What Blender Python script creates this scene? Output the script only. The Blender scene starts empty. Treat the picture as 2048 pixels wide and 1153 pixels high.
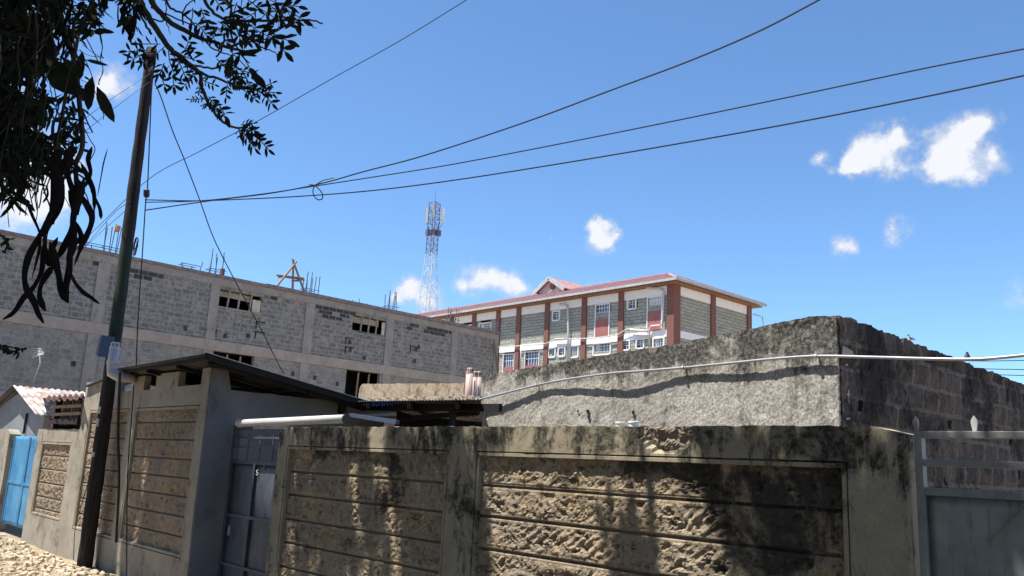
import bpy, bmesh, math, random
from mathutils import Vector, noise, Matrix
random.seed(7)
D = bpy.data; COL = bpy.context.scene.collection
scene = bpy.context.scene
# ------------------------------------------------------------------ camera model (pixels of the 2048x1153 photo)
F = 1700.0; HC = 1.8
PIT, ROL, YAW = (math.radians(a) for a in (11.95, 2.8, 42.4))
fx, fy = -math.cos(YAW), math.sin(YAW); rx, ry = math.sin(YAW), math.cos(YAW)
_f = Vector((fx*math.cos(PIT), fy*math.cos(PIT), math.sin(PIT)))
_u = Vector((-fx*math.sin(PIT), -fy*math.sin(PIT), math.cos(PIT))); _r = Vector((rx, ry, 0))
CR = math.cos(ROL)*_r + math.sin(ROL)*_u; CU = -math.sin(ROL)*_r + math.cos(ROL)*_u; CF = _f
C0 = Vector((0, 0, HC))
def ray(px, py): return CR*((px-1024)/F) - CU*((py-576.5)/F) + CF
def PY(px, py, Y):
    d = ray(px, py); return C0 + d*((Y)/d.y)
def PX(px, py, X):
    d = ray(px, py); return C0 + d*((X)/d.x)
def PZ(px, py, Z):
    d = ray(px, py); return C0 + d*((Z-HC)/d.z)
def PD(px, py, k): return C0 + ray(px, py)*k
def PP(px, py, o, n):
    d = ray(px, py); return C0 + d*((o-C0).dot(n)/d.dot(n))
def pj(p):
    d = Vector(p)-C0; w = d.dot(CF)
    if w < 0.05: return (-9999, -9999, w)
    return (1024+F*d.dot(CR)/w, 576.5-F*d.dot(CU)/w, w)

# ------------------------------------------------------------------ node materials
class M:
    def __init__(s, name):
        s.m = D.materials.new(name); s.m.use_nodes = True; s.t = s.m.node_tree
        s.b = s.t.nodes['Principled BSDF']; s.pos = None; s.obj = None
    def n(s, ty, **kw):
        x = s.t.nodes.new(ty)
        for k, v in kw.items(): setattr(x, k, v)
        return x
    def put(s, sock, v):
        if isinstance(v, bpy.types.NodeSocket): s.t.links.new(v, sock)
        elif isinstance(v, (tuple, list)) and len(v) == 3 and sock.type == 'RGBA': sock.default_value = (*v, 1)
        else: sock.default_value = v
    def P(s):
        if not s.pos: s.pos = s.n('ShaderNodeNewGeometry').outputs['Position']
        return s.pos
    def O(s):
        if not s.obj: s.obj = s.n('ShaderNodeTexCoord').outputs['Object']
        return s.obj
    def sc(s, vec, v):
        x = s.n('ShaderNodeVectorMath', operation='MULTIPLY'); s.put(x.inputs[0], vec); x.inputs[1].default_value = v; return x.outputs[0]
    def xyz(s, vec):
        x = s.n('ShaderNodeSeparateXYZ'); s.put(x.inputs[0], vec); return x.outputs
    def comb(s, a, b, c=0.0):
        x = s.n('ShaderNodeCombineXYZ'); s.put(x.inputs[0], a); s.put(x.inputs[1], b); s.put(x.inputs[2], c); return x.outputs[0]
    def noise(s, scale, det=4, rough=.6, vec=None, dist=0.0):
        x = s.n('ShaderNodeTexNoise'); x.inputs['Scale'].default_value = scale; x.inputs['Detail'].default_value = det
        x.inputs['Roughness'].default_value = rough; x.inputs['Distortion'].default_value = dist
        s.put(x.inputs['Vector'], vec if vec is not None else s.P()); return x.outputs[0]
    def vor(s, scale, vec=None, feat='F1', rnd=1.0):
        x = s.n('ShaderNodeTexVoronoi', feature=feat); x.inputs['Scale'].default_value = scale; x.inputs['Randomness'].default_value = rnd
        s.put(x.inputs['Vector'], vec if vec is not None else s.P()); return x.outputs[0]
    def ma(s, op, a, b=0.0, c=0.0, clamp=False):
        x = s.n('ShaderNodeMath', operation=op, use_clamp=clamp); s.put(x.inputs[0], a); s.put(x.inputs[1], b); s.put(x.inputs[2], c); return x.outputs[0]
    def rng(s, v, a, b, c=0.0, d=1.0, sm=True):
        x = s.n('ShaderNodeMapRange', interpolation_type='SMOOTHSTEP' if sm else 'LINEAR')
        s.put(x.inputs[0], v); x.inputs[1].default_value = a; x.inputs[2].default_value = b; x.inputs[3].default_value = c; x.inputs[4].default_value = d
        return x.outputs[0]
    def mix(s, f, a, b, blend='MIX'):
        x = s.n('ShaderNodeMix', data_type='RGBA', blend_type=blend); s.put(x.inputs[0], f); s.put(x.inputs[6], a); s.put(x.inputs[7], b); return x.outputs[2]
    def bump(s, h, strength=.5, dist=.01, nrm=None):
        x = s.n('ShaderNodeBump'); x.inputs['Strength'].default_value = strength; x.inputs['Distance'].default_value = dist
        s.put(x.inputs['Height'], h)
        if nrm is not None: s.put(x.inputs['Normal'], nrm)
        return x.outputs[0]
    def done(s, col, rough=.85, nrm=None, metal=0.0, spec=.3):
        s.put(s.b.inputs['Base Color'], col); s.put(s.b.inputs['Roughness'], rough); s.put(s.b.inputs['Metallic'], metal)
        s.b.inputs['Specular IOR Level'].default_value = spec
        if nrm is not None: s.put(s.b.inputs['Normal'], nrm)
        return s.m

def simple(name, col, rough=.7, metal=0.0, var=.25, scale=6.0, bump=0.0, spec=.3, dirt=None):
    m = M(name); nz = m.noise(scale, 5, .65); nf = m.noise(scale*9, 3, .6)
    dk = tuple(c*(1-var) for c in col); lt = tuple(min(1, c*(1+var*.6)) for c in col)
    c = m.mix(m.rng(nz, .3, .7), dk, lt)
    if dirt:
        st = m.noise(3.0, 6, .7, m.sc(m.P(), (4, 4, .6)))
        c = m.mix(m.rng(st, .5, .68, 0, dirt[1]), c, dirt[0])
    return m.done(c, rough, m.bump(nf, bump, .004) if bump else None, metal, spec)

def plaster(name, base, stain, amt=(.48, .7), topz=None, fine=1.0, warm=None, vs=.35, crackle=0.0, drip=0.0):
    """weathered render: tone patches, vertical soot runs, fine grain"""
    m = M(name); P = m.P()
    big = m.noise(1.3, 5, .6); mid = m.noise(7, 6, .65); fin = m.noise(60, 4, .7)
    c = m.mix(m.rng(big, .3, .7), tuple(x*.82 for x in base), tuple(min(1, x*1.12) for x in base))
    if warm: c = m.mix(m.rng(mid, .45, .7), c, warm)
    c = m.mix(m.rng(fin, .35, .7, 0, .45), c, tuple(x*.6 for x in base))
    run = m.noise(5.5, 7, .72, m.sc(P, (1, 1, vs)), .4)
    blot = m.noise(1.9, 6, .75, None, .6)
    s = m.ma('ADD', m.ma('MULTIPLY', run, .45), m.ma('MULTIPLY', blot, .55))
    if topz:
        z = m.xyz(P)[2]
        s = m.ma('ADD', s, m.rng(z, topz[0], topz[1], 0, topz[2]))
        if drip:
            dn = m.noise(9, 5, .7, m.sc(P, (1, 1, .07)))
            reach = m.ma('ADD', z, m.ma('MULTIPLY', m.ma('SUBTRACT', dn, .5), (topz[1]-topz[0])*2.4))
            s = m.ma('ADD', s, m.rng(reach, topz[0], topz[1], -drip*.35, drip))
    sm = m.rng(s, amt[0], amt[1])
    sp = m.rng(m.noise(24, 5, .8), .35, .62)
    sm = m.ma('MULTIPLY', sm, m.ma('ADD', m.ma('MULTIPLY', sp, .5), .56), clamp=True)
    c = m.mix(sm, c, stain)
    h = m.ma('ADD', m.ma('MULTIPLY', mid, .6), m.ma('MULTIPLY', fin, .4))
    if crackle:
        v = m.noise(46, 6, .85, None, 1.0)
        c = m.mix(m.rng(v, .5, .56, 0, crackle), c, tuple(x*.22 for x in base))
        h = m.ma('SUBTRACT', h, m.rng(v, .48, .58, 0, .8))
    pit = m.vor(9); pm = m.rng(pit, .05, .12, .8, 0)
    gate = m.rng(m.noise(3.1, 2), .56, .62)
    c = m.mix(m.ma('MULTIPLY', pm, gate), c, (.03, .028, .024))
    return m.done(c, .92, m.bump(h, .55*fine, .012), 0, .15)

MT = {}
MT['plaster_front'] = plaster('front wall plaster', (.31, .27, .195), (.028, .027, .023), (.485, .58), (1.8, 2.05, .02), 1.0, (.36, .305, .21), .3, 0, .038)
MT['plaster_left'] = plaster('left wall plaster', (.33, .295, .235), (.075, .067, .055), (.50, .66), None, .7, (.36, .32, .25))
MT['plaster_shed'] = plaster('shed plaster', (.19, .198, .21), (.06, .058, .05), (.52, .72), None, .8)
MT['plaster_grey'] = plaster('grey lime plaster', (.60, .565, .50), (.040, .038, .032), (.48, .60), (2.72, 3.0, .03), 1.2, (.47, .43, .36), .25, .6, .075)
MT['plaster_cream'] = plaster('cream plaster', (.50, .41, .30), (.13, .095, .065), (.47, .60), None, 1.2, (.52, .42, .3), .3, .3)
MT['concrete'] = plaster('raw concrete', (.30, .283, .262), (.14, .13, .125), (.50, .66), None, .8, (.33, .30, .27))
MT['beam'] = plaster('beam concrete', (.36, .315, .275), (.2, .18, .165), (.5, .68), None, .8, (.38, .31, .265))
MT['parapet'] = simple('parapet screed', (.20, .17, .18), .9, 0, .3, 3)

def stone_mat(name, base, dark, soot_shade_lo, soot_shade_hi, zt=None, grit=1.0):
    m = M(name); P = m.P()
    a = m.noise(3.2, 6, .7, None, .5); b = m.noise(14, 6, .75, None, .8); f = m.noise(85, 4, .8)
    c = m.mix(m.rng(a, .35, .65), base, tuple(x*y for x, y in zip(base, (1.12, .92, .72))))
    c = m.mix(m.rng(b, .42, .66, 0, .75), c, tuple(x*.48 for x in base))
    c = m.mix(m.rng(f, .4, .68, 0, .5), c, tuple(min(1, x*1.35) for x in base))
    pit = m.noise(26, 6, .8, None, 1.2)
    c = m.mix(m.rng(pit, .585, .66, 0, .9), c, dark)
    s = m.noise(1.5, 6, .7, None, .5)
    if zt: s = m.ma('ADD', s, m.rng(m.xyz(P)[2], zt[0], zt[1], 0, zt[2]))
    if zt: s = m.ma('ADD', s, m.ma('MULTIPLY', m.rng(m.xyz(P)[0], -3.9, -2.9, 0, .085), m.rng(m.xyz(P)[2], 1.0, 1.7)))  # soot and tree shade both painted in, darker to the upper right
    s = m.ma('MULTIPLY', m.rng(s, soot_shade_lo, soot_shade_hi), m.rng(m.noise(20, 5, .8), .2, .5, .62, .93), clamp=True)
    q = m.xyz(P); row = m.ma('FLOOR', m.ma('DIVIDE', q[2], .2435)); cell = m.ma('FLOOR', m.ma('DIVIDE', m.ma('ADD', m.ma('ADD', q[0], m.ma('MULTIPLY', row, .37)), m.ma('MULTIPLY', m.noise(3, 2), .12)), .52))
    wn_ = m.n('ShaderNodeTexWhiteNoise', noise_dimensions='2D'); m.put(wn_.inputs['Vector'], m.comb(cell, row))
    c = m.mix(m.rng(wn_.outputs['Value'], .1, .9, 0, .42, False), c, (base[0]*.55, base[1]*.58, base[2]*.66))
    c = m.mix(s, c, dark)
    h = m.ma('SUBTRACT', m.ma('ADD', m.ma('MULTIPLY', b, .7), m.ma('MULTIPLY', f, .25)), m.rng(pit, .56, .68, 0, .8))
    return m.done(c, .93, m.bump(h, .9*grit, .018), 0, .12)
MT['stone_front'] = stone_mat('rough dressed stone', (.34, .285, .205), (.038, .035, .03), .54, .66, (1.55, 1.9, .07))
MT['stone_left'] = stone_mat('pale dressed stone', (.29, .245, .185), (.06, .05, .04), .58, .76, None, .7)
MT['joint'] = simple('dark joint mortar', (.07, .06, .05), .95)

def block_mat(name, uv, cols, mortar, bw, bh, msz=.02, smear=.5, soot=None, bumpd=.012):
    """coursed blocks: uv = 'xz' or 'yz' of the object's own space"""
    m = M(name); o = m.xyz(m.O()); wob = m.noise(2.2, 3, .6, m.O())
    u = o[0] if uv == 'xz' else o[1]
    jit = m.noise(9, 3, .6, m.O())
    u2 = m.ma('ADD', u, m.ma('MULTIPLY', jit, .14)); z2 = m.ma('ADD', o[2], m.ma('MULTIPLY', m.noise(7, 3, .6, m.sc(m.O(), (1, 1, 1.7))), .075))
    br = m.n('ShaderNodeTexBrick', offset=.5); v = m.comb(u2, z2)
    m.put(br.inputs['Vector'], v); m.put(br.inputs['Color1'], cols[0]); m.put(br.inputs['Color2'], cols[1]); m.put(br.inputs['Mortar'], mortar)
    for k, x in (('Scale', 1), ('Mortar Size', msz), ('Mortar Smooth', .35), ('Bias', 0), ('Brick Width', bw), ('Row Height', bh)): br.inputs[k].default_value = x
    c = br.outputs[0]
    c = m.mix(m.rng(m.noise(30, 4, .7, m.O()), .35, .7, 0, .35), c, tuple(x*.6 for x in cols[0]))
    sm = m.ma('MULTIPLY', m.rng(m.noise(2.6, 6, .8, m.O(), .6), .46, .60), smear)
    c = m.mix(sm, c, mortar)
    if soot: c = m.mix(m.rng(m.noise(1.2, 6, .75, m.sc(m.O(), (1, 1, .8))), soot[1], soot[2], 0, soot[3]), c, soot[0])
    h = m.ma('ADD', m.ma('MULTIPLY', br.outputs['Fac'], -1.0 if bumpd > 0 else 1.0), m.ma('MULTIPLY', m.noise(25, 4, .7, m.O()), .6))
    return m.done(c, .93, m.bump(h, .8, abs(bumpd)), 0, .12)
MT['blocks'] = block_mat('grey concrete blocks', 'xz', ((.13, .13, .133), (.19, .188, .186)), (.28, .272, .245), .44, .243, .034, 1.0)
MT['blocks_low'] = block_mat('lower grey blocks', 'xz', ((.18, .176, .17), (.235, .228, .218)), (.29, .275, .25), .44, .243, .026, 1.0)
MT['dressed_x'] = block_mat('dressed stone long side', 'xz', ((.33, .33, .28), (.42, .415, .36)), (.12, .12, .105), .7, .235, .02, .0, ((.12, .12, .11), .56, .66, .6))
MT['dressed_y'] = block_mat('dressed stone gable side', 'yz', ((.33, .33, .28), (.42, .415, .36)), (.12, .12, .105), .7, .235, .02, .0, ((.12, .12, .11), .56, .66, .6))
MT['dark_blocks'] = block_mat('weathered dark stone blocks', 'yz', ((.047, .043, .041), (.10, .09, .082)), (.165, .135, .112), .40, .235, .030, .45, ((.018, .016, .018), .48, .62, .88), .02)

MT['white'] = simple('white paint', (.78, .77, .76), .6, 0, .06, 4)
MT['brown'] = simple('brown pillar paint', (.19, .085, .065), .7, 0, .12, 3)
MT['redpanel'] = simple('red panel paint', (.34, .125, .115), .6, 0, .12, 3)
MT['soffit'] = simple('soffit timber', (.25, .13, .085), .7, 0, .2, 3)
MT['gutter'] = simple('grey gutter', (.46, .47, .45), .5, .2, .2, 5, dirt=((.25, .22, .18), .6))
MT['pvc_white'] = simple('white pvc', (.52, .51, .50), .4, 0, .1, 6, dirt=((.4, .38, .34), .5))
MT['pvc_lilac'] = simple('grey pvc', (.52, .48, .50), .42, 0, .12, 5, dirt=((.3, .28, .27), .4))
MT['pvc_pink'] = simple('pinkish pvc', (.50, .36, .31), .55, 0, .12, 5)
MT['conduit'] = simple('steel conduit', (.40, .40, .42), .32, .35, .1, 8)
MT['steel_grey'] = simple('grey painted steel', (.23, .235, .22), .5, .1, .25, 4, .2, dirt=((.10, .09, .08), .5))
MT['steel_door'] = simple('blue grey painted steel', (.060, .072, .098), .5, .05, .35, 3, .4, dirt=((.17, .155, .14), .45))
MT['steel_gate'] = simple('gate sheet', (.21, .225, .215), .38, .2, .4, 1.6, .5, .4, dirt=((.075, .06, .045), .75))
MT['dark_metal'] = simple('dark metal', (.05, .05, .055), .6, .3)
MT['wire'] = simple('black cable sheath', (.02, .02, .025), .6)
MT['rebar'] = simple('steel bar', (.12, .13, .16), .6, .2)
MT['wood'] = simple('weathered timber', (.26, .18, .12), .85, 0, .35, 9, .4)
MT['rafter'] = simple('dark rafters', (.018, .016, .016), .9, 0, .3, 9)
MT['dark_void'] = simple('inside shade painted dark', (.018, .018, .02), .95)  # near-black colour stands in for the shade inside openings
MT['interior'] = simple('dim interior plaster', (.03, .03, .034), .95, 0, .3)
MT['lit_inner'] = plaster('inner blocks painted sunlit', (.55, .48, .38), (.2, .17, .14), (.52, .7))
MT['blue_paint'] = None
MT['glass'] = M('window glass').done((.06, .11, .19), .12, None, 0, .8)
MT['curtain'] = simple('pale curtain', (.55, .60, .64), .8, 0, .12, 12)
MT['brown_round'] = simple('vent brown', (.2, .08, .06), .7)
MT['sticker'] = simple('faded paper', (.38, .38, .37), .8, 0, .3, 20)
MT['box_blue'] = simple('meter box grey', (.07, .095, .15), .5, 0, .15, 4)
MT['blue_plastic'] = simple('blue plastic', (.03, .08, .26), .5)
MT['antenna'] = simple('antenna panel', (.62, .63, .60), .5, 0, .08)
MT['tower_red'] = simple('tower dark paint', (.13, .12, .17), .5, .1)
MT['tower_white'] = simple('tower white paint', (.52, .54, .58), .5, .1, .08)
MT['rust'] = simple('rusty sheet', (.085, .042, .03), .85, .1, .45, 9, .5)
MT['debris'] = simple('roof debris', (.40, .34, .26), .95, 0, .4, 20, .6)

m = M('flaking blue paint'); nz = m.noise(5, 7, .8, m.sc(m.P(), (1, 1, .5)), .5)
c = m.mix(m.rng(m.noise(1.6, 5, .7), .3, .7), (.03, .16, .34), (.085, .29, .47))
c = m.mix(m.rng(nz, .58, .66, 0, .8), c, (.22, .40, .50)); c = m.mix(m.rng(m.noise(11, 6, .8), .62, .68, 0, .8), c, (.05, .055, .06))
MT['blue_paint'] = m.done(c, .5, m.bump(nz, .6, .02))

m = M('pole timber'); v = m.sc(m.P(), (14, 14, .7)); g = m.noise(2.2, 6, .7, v)
z = m.xyz(m.P())[2]
c = m.mix(m.rng(g, .35, .65), (.014, .012, .012), (.042, .038, .037))
gr = m.ma('MULTIPLY', m.rng(z, 2.2, 3.4), m.rng(z, 6.2, 4.6)); c = m.mix(m.ma('MULTIPLY', gr, m.rng(m.noise(4, 5, .7), .3, .6, .2, .8)), c, (.03, .05, .036))
MT['pole'] = m.done(c, .85, m.bump(g, .7, .01), 0, .2)

def roof_mat(name, c1, c2, rust=None, ang=0.0, gloss=.45):
    m = M(name); c = m.mix(m.rng(m.noise(2.0, 5, .7), .3, .7), c1, c2)
    if rust: c = m.mix(m.rng(m.noise(1.6, 7, .75, None, .5), rust[1], rust[1]+.1, 0, rust[2]), c, rust[0])
    return m.done(c, gloss, m.bump(m.noise(30, 3), .15, .004), .15 if rust else 0, .4)
MT['roof_red'] = roof_mat('red roofing sheet', (.36, .20, .195), (.45, .285, .275))
MT['roof_zinc'] = roof_mat('zinc sheet', (.40, .40, .395), (.50, .50, .495), ((.27, .145, .09), .47, .9), 0, .45)
MT['roof_dark'] = roof_mat('old dark sheet', (.035, .035, .038), (.07, .07, .075), ((.06, .045, .035), .5, .6), 0, .6)

m = M('dirt road'); a = m.noise(1.1, 6, .7); b = m.noise(18, 6, .75); 
c = m.mix(m.rng(a, .35, .65), (.36, .27, .18), (.46, .37, .26)); c = m.mix(m.rng(b, .4, .68, 0, .6), c, (.20, .145, .10))
MT['dirt'] = m.done(c, .95, m.bump(m.ma('ADD', b, m.noise(60, 3)), 1.0, .03), 0, .1)
MT['rubble'] = simple('rubble', (.44, .36, .26), .95, 0, .4, 9, .6)

def leaf_mat(name, a, b, tr=.0):
    m = M(name); c = m.mix(m.rng(m.noise(9, 3), .3, .7), a, b); return m.done(c, .8, None, 0, .1)
MT['leaf'] = leaf_mat('dark leaf', (.011, .015, .011), (.02, .027, .017))
MT['pod'] = leaf_mat('dark seed pod', (.007, .006, .007), (.013, .010, .010))
MT['bark'] = simple('bark', (.045, .036, .030), .9, 0, .35, 12, .5)

# ------------------------------------------------------------------ mesh builder
LOCAL = []
class MB:
    def __init__(s): s.v = []; s.f = []
    def quad(s, a, b, c, d):
        k = len(s.v); s.v += [Vector(a), Vector(b), Vector(c), Vector(d)]; s.f.append((k, k+1, k+2, k+3))
    def poly(s, pts):
        k = len(s.v); s.v += [Vector(p) for p in pts]; s.f.append(tuple(range(k, k+len(pts))))
    def box(s, x0, x1, y0, y1, z0, z1):
        if x0 > x1: x0, x1 = x1, x0
        if y0 > y1: y0, y1 = y1, y0
        if z0 > z1: z0, z1 = z1, z0
        s.hexa([(x0, y0, z0), (x1, y0, z0), (x1, y1, z0), (x0, y1, z0), (x0, y0, z1), (x1, y0, z1), (x1, y1, z1), (x0, y1, z1)])
        return s
    def hexa(s, p):
        k = len(s.v); s.v += [Vector(q) for q in p]
        s.f += [tuple(k+i for i in q) for q in ((0, 3, 2, 1), (4, 5, 6, 7), (0, 1, 5, 4), (1, 2, 6, 5), (2, 3, 7, 6), (3, 0, 4, 7))]
    def bar(s, a, b, w, h, up=(0, 0, 1)):
        a = Vector(a); b = Vector(b); d = (b-a).normalized(); up = Vector(up)
        if abs(d.dot(up)) > .98: up = Vector((1, 0, 0))
        x = d.cross(up).normalized()*w/2; y = x.cross(d).normalized()*h/2
        s.hexa([a-x-y, a+x-y, b+x-y, b-x-y, a-x+y, a+x+y, b+x+y, b-x+y])
    def tube(s, pts, r, n=8, cap=True, flat=None):
        pts = [Vector(p) for p in pts]; R = r if isinstance(r, (list, tuple)) else [r]*len(pts); k0 = len(s.v)
        up = Vector((0, 0, 1)); t0 = (pts[1]-pts[0]).normalized()
        if abs(t0.z) > .9: up = Vector((1, 0, 0))
        nx = t0.cross(up).normalized()
        for i, p in enumerate(pts):
            t = (pts[min(i+1, len(pts)-1)]-pts[max(i-1, 0)])
            t = t.normalized() if t.length > 1e-9 else t0
            nx = (nx - t*nx.dot(t)); nx = nx.normalized() if nx.length > 1e-6 else t.orthogonal().normalized()
            ny = t.cross(nx)
            for j in range(n):
                a = 2*math.pi*j/n
                ca, sa = math.cos(a)*R[i], math.sin(a)*R[i]
                if flat:
                    fd = flat[0] - t*flat[0].dot(t); fd.normalize(); sd = t.cross(fd)
                    s.v.append(p + sd*ca + fd*sa*flat[1])
                else: s.v.append(p + nx*ca + ny*sa)
        for i in range(len(pts)-1):
            for j in range(n):
                a = k0+i*n+j; b = k0+i*n+(j+1) % n; s.f.append((a, b, b+n, a+n))
        if cap:
            s.f.append(tuple(k0+j for j in reversed(range(n)))); s.f.append(tuple(k0+(len(pts)-1)*n+j for j in range(n)))
    def build(s, name, mat, parent=None, smooth=False, bevel=0.0):
        me = D.meshes.new(name); off = wloc(parent) if parent and parent not in LOCAL else Vector((0, 0, 0))
        me.from_pydata([tuple(v-off) for v in s.v], [], s.f); me.materials.append(MT[mat] if isinstance(mat, str) else mat)
        if smooth:
            me.polygons.foreach_set('use_smooth', [True]*len(me.polygons))
        o = D.objects.new(name, me); COL.objects.link(o); o.parent = parent
        if bevel:
            b = o.modifiers.new('bevel', 'BEVEL'); b.width = bevel; b.segments = 2; b.limit_method = 'ANGLE'
        return o
def wloc(o):
    p = Vector((0, 0, 0))
    while o: p = p + o.location; o = o.parent
    return p
def tag(o, label, cat, group=None, kind=None):
    o['label'] = label; o['category'] = cat
    if group: o['group'] = group
    if kind: o['kind'] = kind
    return o
def thing(name, label, cat, loc=(0, 0, 0), rz=0.0, group=None):
    o = D.objects.new(name, None); COL.objects.link(o); o.location = loc; o.rotation_euler = (0, 0, rz); o.empty_display_size = .2
    return tag(o, label, cat, group)
def islands(mb, name, mat, parent, per=8, fper=6):
    """one part per piece (pieces added one after another, per vertices and fper faces each)"""
    out = []
    for i in range(len(mb.v)//per):
        m2 = MB(); m2.v = mb.v[i*per:(i+1)*per]; m2.f = [tuple(k-i*per for k in f) for f in mb.f[i*fper:(i+1)*fper]]; out.append(m2.build(name, mat, parent))
    return out
def B(name, mat, parent, *boxes, bevel=0.0):
    m = MB()
    for b in boxes: m.box(*b)
    return m.build(name, mat, parent, bevel=bevel)
def catmull(pts, n=8):
    P_ = [Vector(p) for p in pts]; P_ = [P_[0]*2-P_[1]] + P_ + [P_[-1]*2-P_[-2]]; out = []
    for i in range(1, len(P_)-2):
        a, b, c, d = P_[i-1:i+3]
        for k in range(n):
            t = k/n; out.append(.5*((2*b)+(c-a)*t+(2*a-5*b+4*c-d)*t*t+(3*b-a-3*c+d)*t**3))
    out.append(P_[-2]); return out
def lines(a, b, step, extra):
    n = max(1, int(round((b-a)/step))); L = [a+(b-a)*i/n for i in range(n+1)]
    for e in extra:
        if a < e < b: L.append(e)
    L = sorted(L); out = [L[0]]
    for x in L[1:]:
        if x-out[-1] > step*.12: out.append(x)
        elif x in extra: out[-1] = x
    out[-1] = b; return out
def gridwall(name, mat, parent, mp, u0, u1, v0, v1, step, holes=(), th=.2, disp=None, top=None, smooth=False, outline=None):
    """front sheet with holes, all its open edges carried back by th; mp(u, v, d) -> point, d = depth behind the face"""
    ex_u = [h for H in holes for h in H[:2]]; ex_v = [h for H in holes for h in H[2:4]]
    U = lines(u0, u1, step, ex_u); V = lines(v0, v1, step, ex_v); nu = len(U); nv = len(V)
    co = []; 
    vh = max([h[3] for h in holes if h[3] < v1-.01], default=v0)
    def pt(i, j, d):
        u = U[i]; v = V[j]
        if top: v = v + (top(u)-v1)*max(0.0, (v-vh)/(v1-vh))
        return mp(u, v, d - (disp(u, v) if disp and d == 0 else 0))
    idx = {}; vs = []; fs = []
    def vid(i, j, k):
        key = (i, j, k)
        if key not in idx: idx[key] = len(vs); vs.append(pt(i, j, 0 if k == 0 else th))
        return idx[key]
    def solid(i, j):
        if i < 0 or j < 0 or i >= nu-1 or j >= nv-1: return False
        cu = (U[i]+U[i+1])/2; cv = (V[j]+V[j+1])/2
        if outline and not outline(cu, cv): return False
        return not any(h[0] < cu < h[1] and h[2] < cv < h[3] for h in holes)
    for i in range(nu-1):
        for j in range(nv-1):
            if not solid(i, j): continue
            fs.append((vid(i, j, 0), vid(i+1, j, 0), vid(i+1, j+1, 0), vid(i, j+1, 0)))
            for (di, dj, a, b) in ((-1, 0, (i, j+1), (i, j)), (1, 0, (i+1, j), (i+1, j+1)), (0, -1, (i, j), (i+1, j)), (0, 1, (i+1, j+1), (i, j+1))):
                if not solid(i+di, j+dj): fs.append((vid(*b, 0), vid(*a, 0), vid(*a, 1), vid(*b, 1)))
    m = MB(); m.v = vs; m.f = fs
    return m.build(name, mat, parent, smooth=smooth)
def fr(x, y, z, H=1.0, oc=4): return noise.fractal(Vector((x, y, z)), H, 2.1, oc)
def stone_panel(name, mat, parent, x0, x1, z0, z1, joints, Y, rec=.045, step=.014, amp=.02, seed=0.0, margin=.028, jw=.011):
    """rough hewn courses between recessed joints, in the plane Y, facing -Y"""
    ex = []
    for j in joints: ex += [j-jw, j-jw*.6, j+jw*.6, j+jw]
    V = sorted([v for v in lines(z0, z1, step, []) if all(abs(v-e) > step*.3 for e in ex)] + [e for e in ex if z0 < e < z1]); U = lines(x0, x1, step, [])
    vs = []
    for v in V:
        dj = min([abs(v-j) for j in joints]+[9])
        for u in U:
            wob = .006*fr(u*3, seed, v*.4)
            edge = min(dj-jw, z1-v+.01, u-x0+.01, x1-u+.01)
            k = max(0.0, min(1.0, (edge-margin*.55+wob)/(margin*.7))); k = k*k*(3-2*k)
            r = .55*fr(u*5, seed+3.1, v*7, .7, 5)+.75*(.45-1.5*abs(fr(u*6.5, seed+13.1, v*9, .8, 4))); r2 = noise.turbulence(Vector((u*9, seed, v*13)), 3, False)
            g = 0.0
            msk = fr(u*1.7+9, seed, v*2.6)
            if msk > .02: g = .0055*math.sin((u*(.72 if msk < .3 else -.6)+v*.9)*100+4*fr(u*4, 5, v*4))*min(1, (msk-.02)*5)
            g += .003*fr(u*34, seed, v*34, .5, 2)
            pit = max(0, fr(u*11, seed+7.7, v*14, .6, 4)-.28)*1.0
            h = .010+.0025*fr(u*6, seed+1, v*6)+k*(amp*.62*r+g*.8-.050*min(pit, .7)-.005*r2)
            row = sum(1 for j in joints if j > v); vj = ((u+row*.37+seed) % .56)
            if vj < .016: h -= .007
            if dj < jw*.8: h = -.032
            elif edge < .006: h = h-.004
            vs.append(Vector((u, Y+rec-h, v)))
    nu = len(U); m = MB(); m.v = vs
    for j in range(len(V)-1):
        for i in range(nu-1): a = j*nu+i; m.f.append((a, a+1, a+1+nu, a+nu))
    return m.build(name, mat, parent)
def trim(name, mat, parent, x0, x1, z0, z1, Y, w=.03, d=.06, gap=.008, sides='tlrb'):
    m = MB(); a, b, c, e = x0+gap, x1-gap, z0+gap, z1-gap
    if 't' in sides: m.box(a, b, Y+.001, Y+d, e-w, e)
    if 'b' in sides: m.box(a, b, Y+.001, Y+d, c, c+w)
    if 'l' in sides: m.box(a, a+w, Y+.003, Y+d, c+w+.0005, e-w-.0005)
    if 'r' in sides: m.box(b-w, b, Y+.003, Y+d, c+w+.0005, e-w-.0005)
    return m.build(name, mat, parent, bevel=.003)
def corrugated(name, mat, parent, a, b, c, d, pitch=.076, amp=.009, th=.0, nseg=4, jag=0.0):
    """sheet a-b (one end, across the ribs) to d-c (other end); ribs run a->d"""
    a, b, c, d = map(Vector, (a, b, c, d)); L = (b-a).length; n = max(4, int(L/pitch*6)); nr = (b-a).cross(d-a).normalized()
    if nr.z < 0: nr = -nr
    m = MB(); rows = nseg
    for j in range(rows+1):
        t = j/rows
        for i in range(n+1):
            s_ = i/n; p = (a.lerp(b, s_)).lerp(d.lerp(c, s_), t)
            m.v.append(p + nr*amp*math.sin(s_*L/pitch*2*math.pi) + ((d-a).normalized()*jag*fr(s_*L*5, j, 2) if j in (0, rows) and jag else Vector()))
    for j in range(rows):
        for i in range(n): k = j*(n+1)+i; m.f.append((k, k+1, k+n+2, k+n+1))
    o = m.build(name, mat, parent, smooth=True)
    s_ = o.modifiers.new('solid', 'SOLIDIFY'); s_.thickness = th or .002
    return o

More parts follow.
